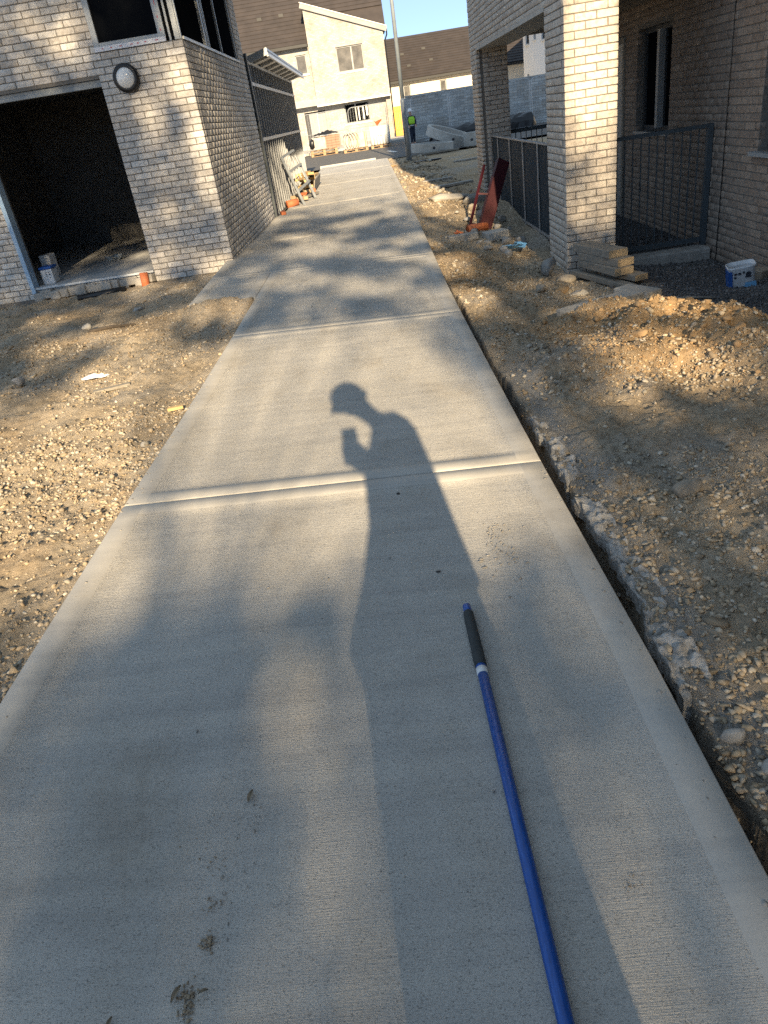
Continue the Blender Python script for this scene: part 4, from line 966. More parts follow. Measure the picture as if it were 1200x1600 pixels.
# house A
HA = empty('gabled_house', 'cream brick gabled house with dark roof at the far end of the path', 'house')
mb = MB()
FA = wall_frame((0, 54.2, 0), '-Y')
holesA = [(-3.83, -2.44, -.1, 2.18), (-1.18, .46, 1.17, 2.33)]
wall_panel(mb, FA, -9, 1.9, -.1, 2.49, holesA, .3, 0)
wall_panel(mb, FA, -9, -2.84, 2.87, 5.94, [(-3.82, -3.12, 4.33, 5.40)], .3, 0)
FA2 = wall_frame((0, 53.6, 0), '-Y')
wall_panel(mb, FA2, -2.84, 1.9, 2.49, 6.1, [(-1.19, .52, 4.07, 5.45)], .3, 0)
mb.add([(-2.84, 53.6, 6.1), (1.9, 53.6, 6.1), (-2.84, 53.6, 7.85), (-2.84, 60, 6.1), (1.9, 60, 6.1), (-2.84, 60, 7.85)], [(0, 1, 2), (3, 5, 4), (0, 2, 5, 3)])
mb.box(-2.84, -2.55, 53.9, 56, 2.49, 6.1); mb.box(1.6, 1.9, 53.9, 60, -.1, 6.1); mb.box(-9, 1.9, 60, 60.3, -.1, 6)
mb.build('wall', M['cream_brick_far'], HA)
mb = MB(); mb.box(-9, 1.6, 54.55, 59.9, -.05, 5.9); mb.build('dark_interior', M['print'], HA)
mb = MB(); mb.box(-2.83, 1.89, 53.601, 54.19, 2.44, 2.488); mb.build('overhang_soffit', M['grey_trim'], HA)
mb = MB(); mb.box(-9, -2.3, 53.55, 54.19, 2.49, 2.86); mb.build('porch_canopy', M['grey_trim'], HA)
def roof_courses(mb, p0, p1, up_v, ncourse, lift=.03):
    """overlapping tile courses from the eave line p0-p1 along up_v (total)"""
    p0, p1, up_v = Vector(p0), Vector(p1), Vector(up_v); nrm = (p1 - p0).cross(up_v).normalized()
    if nrm.z < 0: nrm = -nrm
    for k in range(ncourse):
        a, b = up_v * (k / ncourse), up_v * ((k + 1.15) / ncourse)
        q = [p0 + a + nrm * lift, p1 + a + nrm * lift, p1 + b, p0 + b, p0 + a - nrm * .02, p1 + a - nrm * .02]
        mb.add(q, [(0, 1, 2, 3), (4, 5, 1, 0)])
mb = MB(); mb.add([(-9.3, 53.85, 5.90), (2.1, 53.85, 5.90), (2.1, 59.5, 11.6), (-9.3, 59.5, 11.6), (2.1, 65, 6), (-9.3, 65, 6)], [(0, 1, 2, 3), (3, 2, 4, 5)])
rf = mb.build('roof', M['rooftile'], HA)
mb = MB(); roof_courses(mb, (-9.3, 53.83, 5.93), (-2.9, 53.83, 5.93), (0, 5.67, 5.72), 24); roof_courses(mb, (-2.9, 55.3, 7.42), (2.1, 55.3, 7.42), (0, 4.2, 4.23), 18)
o = mb.build('roof_tiles', M['rooftile'], rf); o['kind'] = 'stuff'
mb = MB(); mb.add([(-2.95, 53.45, 7.93), (2.12, 53.45, 6.06), (2.12, 58, 6.06), (-2.95, 58, 7.93), (-2.95, 53.45, 8.0), (2.12, 53.45, 6.13), (2.12, 58, 6.13), (-2.95, 58, 8.0)], [(0, 1, 2, 3), (4, 7, 6, 5), (0, 4, 5, 1), (1, 5, 6, 2), (0, 3, 7, 4)]); mb.build('gable_roof', M['rooftile'], HA)
mb = MB(); mb.bar((-2.97, 53.5, 7.86), (2.14, 53.5, 5.98), .12, .26); mb.build('bargeboard', mat('grey fascia', (.30, .30, .30), (.2, .2, .2), 1.5, .5), HA)
mb = MB(); mb.bar((-2.97, 53.48, 8.02), (2.14, 53.48, 6.14), .16, .05); mb.build('verge_trim', M['white_trim'], HA)
mb = MB(); mb.box(-9.3, -2.9, 53.72, 53.86, 5.76, 5.92); mb.build('gutter', M['black_pl'], HA)
mb = MB(); mb.box(-2.86, 1.92, 53.45, 53.62, 2.40, 2.49); mb.build('string_course', M['white_trim'], HA)
mb = MB(); mb.tube([(2.12, 53.6, 6.0), (2.12, 53.6, 5.7), (1.96, 53.75, 5.4), (1.96, 53.75, .1)], .045, 8); mb.build('downpipe', M['black_pl'], HA)
for x, y in ((-5.9, 55.6), (-4.5, 55.62), (-1.4, 56.3)):
    mb = MB(); mb.box(x, x + .3, y - .12, y + .12, 5.93 + (y - 53.83) - .05, 5.93 + (y - 53.83) + .12); mb.build('roof_vent', M['black_pl'], HA)
def window(parent, x0, x1, z0, z1, y, mull=(), fr=None, gl_=None, dark=False):
    t = .07; w_ = part_empty('window', parent)
    bars(w_, fr or M['grey_trim'], [(x0, x0 + t, y, y + .08, z0, z1), (x1 - t, x1, y, y + .08, z0, z1), (x0 + t, x1 - t, y, y + .08, z0, z0 + t), (x0 + t, x1 - t, y, y + .08, z1 - t, z1)] + [(m_ - .045, m_ + .045, y - .01, y + .08, z0 + t, z1 - t) for m_ in mull])
    xs = [x0 + t, *mull, x1 - t]
    for a, b in zip(xs[:-1], xs[1:]):
        mb = MB(); mb.box(a, b, y + .04, y + .05, z0 + t, z1 - t); mb.build('pane', gl_ or M['glass_mid'], w_)
    mb = MB(); mb.box(x0 - .08, x1 + .08, y - .16, y, z0 - .08, z0 - .003); mb.build('sill', M['white_trim'], w_)
    return w_
window(HA, -1.19, .52, 4.07, 5.45, 53.70, (-.22,))
window(HA, -3.82, -3.12, 4.33, 5.40, 54.28)
lw = window(HA, -1.18, .46, 1.17, 2.33, 54.30, (-.45,), None, M['glass_dark'])
mb = MB()
for a, b, c, d in ((-.30, -.22, 1.3, 2.1), (.0, .08, 1.3, 2.1), (-.22, .0, 2.03, 2.1), (.22, .34, 1.5, 2.15)): mb.box(a, b, 54.33, 54.339, c, d)
mb.build('inner_frame', M['white_pl'], lw)
mb = MB(); mb.box(-3.55, -2.44, 54.35, 54.42, -.1, 2.1); dr_ = mb.build('door', M['door_grey'], HA)
mb = MB(); mb.box(-3.02, -2.99, 54.343, 54.349, -.1, 2.1); mb.build('door_edge', M['white_trim'], dr_)
mb = MB(); mb.tube([(-2.96, 54.31, 1.0), (-2.96, 54.31, 1.14)], .02, 8); mb.build('handle', M['steel'], dr_)

# house B
HB = empty('low_house', 'cream rendered low house with long dark tiled roof behind the lamp post', 'house')
mb = MB(); wall_panel(mb, wall_frame((0, 62, 0), '-Y'), 2.0, 20, -.1, 3.4, [(3.2, 3.74, 2.24, 3.02), (5.93, 6.43, 2.2, 3.0)], .3, 0); mb.box(2.0, 20, 68, 68.3, -.1, 3.4); mb.box(2.0, 2.3, 62.3, 68, -.1, 3.4)
mb.build('wall', M['render'], HB)
mb = MB(); mb.box(2.3, 19.9, 62.5, 67.9, 0, 3.3); mb.build('dark_interior', M['print'], HB)
mb = MB(); mb.add([(1.8, 61.7, 3.38), (20.3, 61.7, 3.38), (20.3, 66, 6.30), (1.8, 66, 6.30), (20.3, 70.3, 3.38), (1.8, 70.3, 3.38)], [(0, 1, 2, 3), (3, 2, 4, 5)]); rf = mb.build('roof', M['rooftile'], HB)
mb = MB(); roof_courses(mb, (1.8, 61.68, 3.40), (20.3, 61.68, 3.40), (0, 4.3, 2.93), 17, .04); o = mb.build('roof_tiles', M['rooftile'], rf); o['kind'] = 'stuff'
mb = MB(); mb.box(1.8, 20.3, 61.52, 61.68, 3.22, 3.37); mb.build('gutter', M['black_pl'], HB)
mb = MB(); mb.box(1.9, 20.3, 61.69, 61.99, 3.20, 3.34); mb.build('fascia', M['grey_trim'], HB)
window(HB, 3.2, 3.74, 2.24, 3.02, 62.1); window(HB, 5.93, 6.43, 2.2, 3.0, 62.1)
for k, (x, t_) in enumerate(((3.35, .56), (5.0, .62), (3.7, .27), (5.4, .33))):
    mb = MB(); mb.box(x, x + .28, 61.7 + 4.3 * t_ - .1, 61.7 + 4.3 * t_ + .1, 3.4 + 2.93 * t_, 3.4 + 2.93 * t_ + .14); mb.build('roof_vent', M['black_pl'], HB)

# house C
HC = empty('white_house', 'white rendered house seen through the porch opening', 'house')
mb = MB(); wall_panel(mb, wall_frame((11.4, 0, 0), '-X'), -58, -44, -.1, 5.5, [(-57.1, -56.0, 4.1, 5.1), (-54.5, -53.9, 4.2, 5.05), (-52.2, -51.0, 4.0, 5.1), (-57.0, -56.3, 1.2, 2.4)], .3, 0); mb.box(11.71, 18, 57.7, 58, -.1, 5.5); mb.box(11.71, 18, 44, 44.3, -.1, 5.5)
mb.build('wall', M['render_w'], HC)
mb = MB(); mb.box(11.75, 18, 44.4, 57.6, -.1, 5.4); mb.build('dark_interior', M['print'], HC)
for a, b, c, d in ((56.0, 57.1, 4.1, 5.1), (53.9, 54.5, 4.2, 5.05), (51.0, 52.2, 4.0, 5.1), (56.3, 57.0, 1.2, 2.4)):
    w_ = part_empty('window', HC); bars(w_, M['dark_frame'], [(11.5, 11.56, a, a + .08, c, d), (11.5, 11.56, b - .08, b, c, d), (11.5, 11.56, a + .08, b - .08, c, c + .08), (11.5, 11.56, a + .08, b - .08, d - .08, d)]); mb = MB(); mb.box(11.53, 11.54, a + .08, b - .08, c + .08, d - .08); mb.build('pane', M['glass_dark'], w_)
    mb = MB(); mb.box(11.30, 11.5, a - .08, b + .08, c - .09, c - .003); mb.build('sill', M['white_trim'], w_)
mb = MB(); mb.add([(11.05, 43.7, 5.42), (11.05, 58.4, 5.42), (14.7, 58.4, 8.4), (14.7, 43.7, 8.4), (18.4, 58.4, 5.42), (18.4, 43.7, 5.42)], [(0, 1, 2, 3)[::-1], (3, 2, 4, 5)[::-1]]); rf = mb.build('roof', M['rooftile'], HC)
mb = MB(); roof_courses(mb, (11.03, 43.7, 5.44), (11.03, 58.4, 5.44), (3.65, 0, 2.98), 14, .04); o = mb.build('roof_tiles', M['rooftile'], rf); o['kind'] = 'stuff'
mb = MB(); mb.box(10.95, 11.08, 43.7, 58.5, 5.30, 5.42); mb.build('gutter', M['black_pl'], HC)

# garden wall
GW = empty('garden_wall', 'long grey brick garden wall in shade behind the worker', 'wall')
mb = MB(); mb.box(2.21, 20, 42, 42.25, -.2, 2.02); mb.build('wall', M['grey_brick_far'], GW)
mb = MB(); mb.box(2.19, 20, 41.97, 42.28, 2.021, 2.07); mb.build('coping', M['conc_pale'], GW)
# yellow gate
YG = empty('side_gate', 'orange stained timber gate between the gabled house and garden wall', 'gate')
for k in range(5):
    x = 1.96 + k * .115; mb = MB(); mb.box(x, x + .108, 52.8, 52.84, .05, 1.73); mb.build('board', M['yellow_gate'], YG)
mb = MB(); mb.box(1.95, 2.54, 52.842, 52.88, .35, .45); mb.box(1.95, 2.54, 52.842, 52.88, 1.4, 1.5); mb.build('ledge', M['wood'], YG)

# mesh site fences
def site_fence(p0, p1, h, label, wires=14, z0=-.06):
    g = empty('site_fence', label, 'fence', 'wire mesh site fence panels'); p0 = Vector(p0); p1 = Vector(p1); d = (p1 - p0); L_ = d.length; u = d / L_; c = .22
    P = lambda s_, z: Vector((p0.x + u.x * s_, p0.y + u.y * s_, z0 + z))
    pts = [P(.02, .0), P(.02, h - c)] + [P(.02 + c - c * math.cos(a), h - c + c * math.sin(a)) for a in (R(30), R(60), R(90))] + [P(L_ - .02 - c + c * math.cos(a), h - c + c * math.sin(a)) for a in (R(90), R(60), R(30))] + [P(L_ - .02, h - c), P(L_ - .02, .0)]
    mb = MB(); mb.tube(pts, .021, 6); mb.build('frame', M['mesh_wire'], g)
    mb = MB(); mb.tube([P(.02, .15), P(L_ - .02, .15)], .016, 5); mb.tube([P(.02, h * .5), P(L_ - .02, h * .5)], .012, 5); mb.build('cross_rail', M['mesh_wire'], g)
    mb = MB()
    for k in range(1, int(L_ / .16)): mb.tube([P(k * .16, .15), P(k * .16, h - .02)], .0025, 3, cap=False)
    for k in range(1, 8): mb.tube([P(.02, .15 + k * h / 8.5), P(L_ - .02, .15 + k * h / 8.5)], .0025, 3, cap=False)
    o = mb.build('wire_mesh', M['mesh_wire'], g); o['kind'] = 'stuff'
    for s_ in (.0, L_):
        mb = MB(); c_ = P(s_, .07); mb.cbox(c_, (.22, .6, .13)); mb.build('foot', M['conc'], g, bevel=.02)
    return g
site_fence((-3.45, 46.2), (-.92, 46.2), 2.05, 'mesh fence panel in front of the grey door')
site_fence((-.86, 46.3), (1.3, 46.3), 2.05, 'mesh fence panel in front of the lower window')
site_fence((2.4, 41.4), (4.3, 41.4), 2.05, 'mesh fence panel leaning along the garden wall behind the worker')
site_fence((4.35, 41.4), (6.35, 41.4), 2.05, 'middle mesh fence panel along the garden wall')
site_fence((6.4, 41.4), (8.4, 41.4), 2.05, 'mesh fence panel seen through the porch opening')
site_fence((8.45, 41.4), (10.45, 41.4), 2.05, 'rightmost mesh fence panel seen through the porch')

# pallets with goods
def pallet(c, w_, d_, z, label, n=1, rz=0):
    p = empty('pallet', label, 'pallet', 'timber pallets on the road'); p.location = (c[0], c[1], z); p.rotation_euler = (0, 0, rz)
    for i in range(n):
        b = i * .15
        for k in range(5):
            x = -w_ / 2 + k * (w_ - .14) / 4; mb = MB(); mb.box(x, x + .14, -d_ / 2, d_ / 2, b + .122, b + .142); mb.build('deck_board', M['pallet'], p)
        for yv in (-d_ / 2, -.05, d_ / 2 - .1):
            mb = MB(); mb.box(-w_ / 2, w_ / 2, yv, yv + .1, b + .10, b + .121); mb.build('stringer_board', M['pallet'], p)
            for xv in (-w_ / 2, -.07, w_ / 2 - .14): mb = MB(); mb.box(xv, xv + .14, yv, yv + .1, b + .02, b + .099); mb.build('block', M['pallet'], p)
            mb = MB(); mb.box(-w_ / 2, w_ / 2, yv, yv + .1, b, b + .019); mb.build('bottom_board', M['pallet'], p)
    return p
ZP = -.075
pallet((-2.4, 44.2), 1.45, 1.0, ZP, 'two stacked timber pallets under the brick pack, left of the coil', 2, .1)
PK = empty('brick_pack', 'shrink wrapped pack of orange bricks on stacked pallets', 'brick pack')
for i in range(5):
    for j in range(5):
        mb = MB(); x = -2.55 + j * .222; mb.box(x, x + .215, 43.85, 43.95, ZP + .305 + i * .125, ZP + .305 + i * .125 + .115); mb.build('brick', mat('orange brick', (.34, .22, .16), (.28, .18, .13), 9, .9) if i + j == 0 else bpy.data.materials['orange brick'], PK)
mb = MB(); mb.box(-2.95, -1.42, 43.96, 44.6, ZP + .305, ZP + .93); mb.box(-2.95, -2.2, 43.80, 43.959, ZP + .305, ZP + .90); mb.build('wrap', M['clear_wrap'], PK, bevel=.04)
def lump(name, c, d, m, label, cat, sd, parent=None):
    r = np.random.default_rng(sd); v = IV2.copy(); q = (np.abs(v) ** 4).sum(1) ** .25; v = v / q[:, None] ** .8; v += r.normal(size=v.shape) * .13
    o = npmesh(name, v * np.array(d) / 2 + np.array(c), IF2, m, parent)
    if label: tag(o, label, cat)
    return o
rumple('black_sheet', -2.18, 44.15, 1.35, .9, .30, M['black_pl'], 'crumpled black plastic sheet over the top of the brick pack', 'plastic sheet', .05, 8, ZP + .93)
lump('black_sack', (-2.95, 43.85, ZP + .62), (.28, .45, .5), M['black_pl'], 'black plastic sack hanging beside the brick pack', 'sack', 4)
pallet((-.62, 42.6), 1.3, 1.0, ZP, 'timber pallet under the banded coils', 1, .05)
CO = empty('pipe_coil', 'wrapped bundle of pale coils banded on a timber pallet', 'coil bundle')
for k in range(4):
    mb = MB(); xx = -1.02 + k * .14; pts = [(xx + .16 * math.sin(a * .5), 42.25 + .06 * k + .35 * 0, ZP + .56 + .38 * math.sin(a)) if False else (xx + .22 * math.cos(a), 42.2 + .05 * k, ZP + .55 + .38 * math.sin(a)) for a in np.linspace(0, 6.28, 24)]
    mb.tube(pts, .022, 6); mb.build('coil', M['clear_wrap'], CO, True)
mb = MB(); mb.box(-1.2, .03, 42.42, 43.1, ZP + .15, ZP + .86); mb.build('wrap', M['clear_wrap'], CO, bevel=.05)
for x in (-.95, -.5, -.1): mb = MB(); mb.box(x, x + .05, 42.40, 42.415, ZP + .15, ZP + .86); mb.build('band', M['pallet'], CO)
pallet((.72, 42.6), 1.05, 1.0, ZP, 'timber pallet under the white ribbed tank', 1)
IB = empty('white_tank', 'white ribbed plastic tank crate on a pallet in front of the cream house', 'tank')
mb = MB(); mb.box(.2, 1.24, 42.2, 43.0, ZP + .15, ZP + 1.02); mb.build('body', M['white_wrap'], IB, bevel=.06)
for k in range(7): x = .24 + k * .15; mb = MB(); mb.tube([(x, 42.17, ZP + .17), (x, 42.17, ZP + 1.0)], .035, 8); mb.build('rib', M['white_wrap'], IB, True)
mb = MB(); mb.box(.62, .82, 42.11, 42.13, ZP + .6, ZP + .85); mb.build('label_plate', M['white_pl'], IB)
mb = MB(); mb.lathe([(.16, 0), (.16, .025), (.12, .03), (.1, .05), (.028, .36), (.0, .36)], (.58, 42.5, ZP + 1.12), 20, 0, Matrix.Rotation(R(62), 4, 'Y')); tag(mb.build('traffic_cone', M['orange_pl'], None, True), 'bright orange plastic cone tipped over on the white tank', 'cone')

# manhole rings
def ring(c, ro_, th, h, rot, label):
    mb = MB(); mb.lathe([(ro_ - th, 0), (ro_, 0), (ro_, h), (ro_ - th, h), (ro_ - th, 0)], (0, 0, 0), 48)
    o = mb.build('concrete_ring', M['conc_pale'], bevel=.01); o.matrix_world = Matrix.Translation(c) @ rot; 
    o.data.polygons.foreach_set('use_smooth', [False] * len(o.data.polygons))
    tag(o, label, 'concrete ring', 'precast concrete rings')
    mb = MB(); mb.tube([(0, -ro_ - .004, h * .5), (0, -ro_ + .02, h * .5)], .05, 10); mb.build('lifting_hole', M['print'], o)
    return o
ring((2.42, 30.6, -.04), .80, .11, .30, Matrix.Rotation(R(4), 4, 'Y'), 'flat lying concrete ring on boards beside the lamp post')
ring((3.3, 32.3, .17), 1.0, .12, .34, Matrix.Rotation(R(20), 4, 'Y') @ Matrix.Rotation(R(6), 4, 'X'), 'tilted concrete ring resting on the lower ring')
ring((3.95, 30.9, -.1), .28, .06, .5, Matrix.Identity(4), 'small upright concrete pipe ring beside the far pillar')
for k, (x, y, rz, l_) in enumerate([(2.2, 29.75, .1, 1.3), (2.9, 29.8, -.08, .9)]):
    mb = MB(); mb.cbox((x, y, -.04), (l_, .14, .06), 0, Matrix.Rotation(rz, 3, 'Z')); tag(mb.build('board', M['wood'], bevel=.005), ['long dark board under the flat concrete ring', 'short dark board right of the lamp post under the ring'][k], 'board')
V, F = [], []
n = 26; m_ = 10; r_ = random.Random(5)
for i in range(n):
    x = 2.95 + (7.9 - 2.95) * i / (n - 1); hh = .52 + .12 * i / n; e = .35 if i in (0, n - 1) else 1
    for k in range(m_):
        a = math.pi * k / (m_ - 1); V.append((x + r_.uniform(-.05, .05), 38 - .6 * math.cos(a) * (1 + r_.uniform(-.08, .08)) * e, -.09 + (hh + .06) * max(0, math.sin(a)) ** .55 * (1 + r_.uniform(-.09, .09)) * e))
F = [(i * m_ + k, i * m_ + k + 1, (i + 1) * m_ + k + 1, (i + 1) * m_ + k) for i in range(n - 1) for k in range(m_ - 1)] + [tuple(range(m_)), tuple((n - 1) * m_ + k for k in range(m_))[::-1]]
mb = MB(); mb.v = V; mb.f = F; mb.mi = [0] * len(F); tag(mb.build('black_tarpaulin', M['black_pl'], None, False), 'long low stack under a black tarpaulin before the garden wall', 'tarpaulin')
for k, (x, y, l_, rz, lab) in enumerate([(3.2, 24.5, 1.3, .15, 'pale board lying on the shaded soil before the rings'), (1.75, 17.3, .9, .3, 'grey board on the shaded soil beyond the broken slab'), (1.9, 26.3, .9, -.1, 'thin dark board beside the lamp post foot'), (1.5, 18.8, .8, .15, 'short pale board on shaded soil near the path')]):
    mb = MB(); mb.cbox((x, y, g1(x, y) + .03), (l_, .18, .05), 0, Matrix.Rotation(rz, 3, 'Z')); tag(mb.build('board', M['conc'] if k != 2 else M['black_pl'], bevel=.005), lab, 'board')

# debris beside the stud frame
TR = empty('metal_trestle', 'grey metal trestle leaning against the steel stud frame', 'trestle')
def tb(a, b, nm, r_=.028): mb = MB(); mb.bar(a, b, r_ * 2, r_ * 1.4); return mb.build(nm, M['alu'], TR)
tb((-2.0, 18.5, .92), (-1.55, 17.3, -.04), 'leg'); tb((-1.72, 19.3, .86), (-1.36, 18.3, .0), 'leg'); tb((-2.0, 18.5, .92), (-1.78, 19.4, 1.02), 'top_bar'); tb((-1.86, 18.2, .62), (-1.62, 19.0, .72), 'cross_bar'); tb((-1.68, 17.7, .24), (-1.46, 18.6, .36), 'cross_bar')
mb = MB()
for k in range(5): mb.bar((-1.98 + k * .06, 18.6 + k * .15, .9), (-1.80 + k * .06, 18.1 + k * .15, .45), .012, .012)
mb.build('wire_mesh', M['alu_light'], TR)
r_ = random.Random(9)
for k in range(12):
    lab = 'yellow timber offcut in the pile beside the stud frame'
    mb = MB(); mb.cbox((-1.72 + r_.uniform(-.13, .14), 21.6 + r_.uniform(-1.3, 1.3), .06 + .06 * (k // 2)), (.16, r_.uniform(.9, 1.6), .06), 0, Matrix.Rotation(r_.uniform(-.25, .25), 3, 'Z') @ Matrix.Rotation(r_.uniform(-.06, .06), 3, 'X'))
    tag(mb.build('timber_offcut', M['wood_y'], bevel=.005), lab, 'timber', 'yellow timber offcuts piled by the stud frame')
mb = MB(); mb.cbox((-1.47, 21.3, .14), (.03, 2.6, .26), 0, Matrix.Rotation(R(14), 3, 'Y')); tag(mb.build('grey_board', M['wood'], bevel=.004), 'long grey board propped on the timber pile edge', 'board')
mb = MB(); mb.cbox((-1.50, 18.9, .03), (.12, .8, .05), 0, Matrix.Rotation(-.3, 3, 'Z')); tag(mb.build('grey_board', M['wood'], bevel=.004), 'short grey board on the path below the trestle', 'board')
for k in range(8):
    x, y = -1.75 + r_.uniform(-.15, .2), 18.9 + r_.uniform(-.9, 1.0); mb = MB(); mb.cbox((x, y, .05), (.2, .1, .075), 0, Matrix.Rotation(r_.uniform(0, 3), 3, 'Z'))
    tag(mb.build('loose_brick', M['wood_cut'] if k % 3 else M['orange_clay'], bevel=.006), 'loose tan brick at the foot of the metal trestle', 'brick', 'loose bricks under the trestle')
pipe('clay_pipe', (-1.93, 17.2, .04), (-1.70, 17.35, .05), .075, 'orange clay pipe piece at the corner of the brick house', M['orange_clay'])
mb = MB(); mb.cbox((-1.90, 16.0, .0), (.10, .3, .06), 0, Matrix.Rotation(.2, 3, 'Z')); tag(mb.build('clay_shard', M['orange_clay'], bevel=.01), 'orange clay shard against the base of the brick house', 'pipe shard')

# ------------------------------------------------------------------ trees behind the camera
OPEN = [(-0.3, 1.8, 1.0, 1.15, 0.62), (-1.75, 1.95, 0.95, 0.85, 0.42), (-2.6, 2.9, .7, .5, .16), (-3.2, 3.5, .6, .5, .15), (-2.88, 5.1, 0.9, 0.2, 0.12), (3.15, 5.2, 1, 0.42, 0.95), (2.3, 6.3, 0.9, 0.5, 1.2), (-1.0, 6.3, 0.6, 0.16, 0.7), (-0.75, 6.0, 0.5, 0.1, 0.8), (1.9, 1.65, 0.6, 0.4, 0.2), (-0.86, 1.81, 0.9, 0.45, 0.28), (-0.23, 1.91, 0.95, 0.5, 0.38), (0.41, 2.02, 0.8, 0.3, 0.25), (0.33, 1.41, 0.85, 0.45, 0.2), (-0.86, 1.41, 0.8, 0.5, 0.18), (-0.28, 1.27, 0.8, 0.5, 0.2), (0.67, 1.36, 0.7, 0.14, 0.13), (-0.52, 2.33, 0.8, 0.4, 0.22), (-0.94, 1.06, 0.5, 0.3, 0.1), (-1.33, 1.66, 0.8, 0.5, 0.25), (-1.71, 2.63, 0.7, 0.3, 0.14), (-1.83, 1.87, 0.6, 0.35, 0.12), (-1.85, 1.61, 0.5, 0.3, 0.1), (-2.33, 2.96, 0.4, 0.5, 0.08), (-0.83, 2.91, 0.5, 0.2, 0.1), (0.52, 4.06, 0.75, 0.2, 0.2), (0.1, 3.29, 0.6, 0.12, 0.12), (-0.63, 3.52, 0.55, 0.2, 0.12), (0.94, 3.32, 0.5, 0.1, 0.12), (0.73, 2.71, 0.4, 0.1, 0.1), (0.57, 5.18, 0.7, 0.3, 0.2), (0.89, 6.06, 0.7, 0.35, 0.25), (-0.23, 5.6, 0.5, 0.12, 0.15), (1.63, 7.04, 0.9, 0.3, 0.5), (0.59, 7.86, 0.85, 0.4, 0.5), (1.44, 9.01, 1, 0.6, 0.8), (1.7, 11.66, 1, 1.2, 1.6), (2.13, 5.51, 0.95, 0.2, 0.7), (2.47, 5.18, 0.95, 0.25, 0.5), (2.63, 7.84, 1, 0.4, 1.0), (2.14, 2.27, 0.75, 0.16, 0.15), (2.05, 1.75, 0.97, 0.34, 0.30), (2.09, 1.54, 0.7, 0.2, 0.12), (2.4, 2.15, 0.9, 0.3, 0.2), (1.48, 1.43, 0.25, 0.25, 0.1), (2.69, 2.97, 0.5, 0.12, 0.2), (3.17, 3.05, 0.5, 0.1, 0.2), (3.11, 5.41, 1, 0.25, 0.7), (3.11, 4.9, 1, 0.25, 0.35), (3.32, 4.01, 0.6, 0.06, 0.2), (3.07, 3.71, 0.3, 0.2, 0.15), (3.48, 3.27, 0.6, 0.15, 0.12), (-1.3, 6.43, 0.9, 0.1, 0.35), (-1.27, 5.79, 0.95, 0.1, 0.3), (-1.32, 5.27, 0.6, 0.06, 0.12), (-1.55, 6.54, 0.5, 0.12, 0.3), (-2.65, 7.09, 0.35, 0.5, 0.25), (-2.8, 7.3, 0.3, 0.5, 0.15), (-1.77, 6.08, 0.35, 0.15, 0.3), (-1.23, 5.67, 0.7, 0.12, 0.5), (-1.04, 7.25, 0.6, 0.1, 0.3), (-0.89, 6.42, 0.8, 0.15, 0.5), (-1.13, 5.43, 0.5, 0.1, 0.3), (-0.79, 6.46, 0.8, 0.15, 0.4), (-0.95, 4.94, 0.5, 0.1, 0.1), (-2.44, 4.61, 0.6, 0.08, 0.1)]
def shade(p, q):
    o = np.zeros_like(p)
    for a, b, s_, rp, rq in OPEN: o = np.maximum(o, s_ * np.exp(-(((p - a) / rp) ** 2 + ((q - b) / rq) ** 2) ** 2))
    c = .95 - .22 * ss(.08, .28, fbm(p * 1.3 + 3, q * 2.2, 55, 3)) - .62 * ss(-.04, .10, fbm(p * 2.1 + 8, q * 2.6 + 4, 91, 2)) * ss(2.3, 2.7, q) * ss(-2.9, -2.4, p) * (1 - ss(1.6, 1.9, p)) * (1 - ss(4.2, 4.6, q) * ss(-1.0, -1.3, p))
    c = c * (1 - ss(5.5, 7.5, q) * ss(-.9, -.2, p)) * (1 - ss(8.6, 9.6, q))
    band = ss(-2.3, -1.9, p) * (1 - ss(.72, .98, p)) * ss(.88, 1.04, q) * (1 - ss(2.35, 2.62, q)) * (1 - .9 * np.exp(-(((p - .80) / .13) ** 2 + ((q - 2.2) / .22) ** 2)))
    o = np.maximum(o, .97 * band)
    near = np.clip(.86 + .11 * np.exp(-(((p + .68) / .34) ** 2 + ((q - .55) / .48) ** 2) ** 2) + .04 * ss(.55, .9, p) + .06 * ss(-1.2, -1.5, p), 0, .97)
    c = c + (near - c) * (1 - ss(.9, 1.05, q))
    return c * (1 - o)
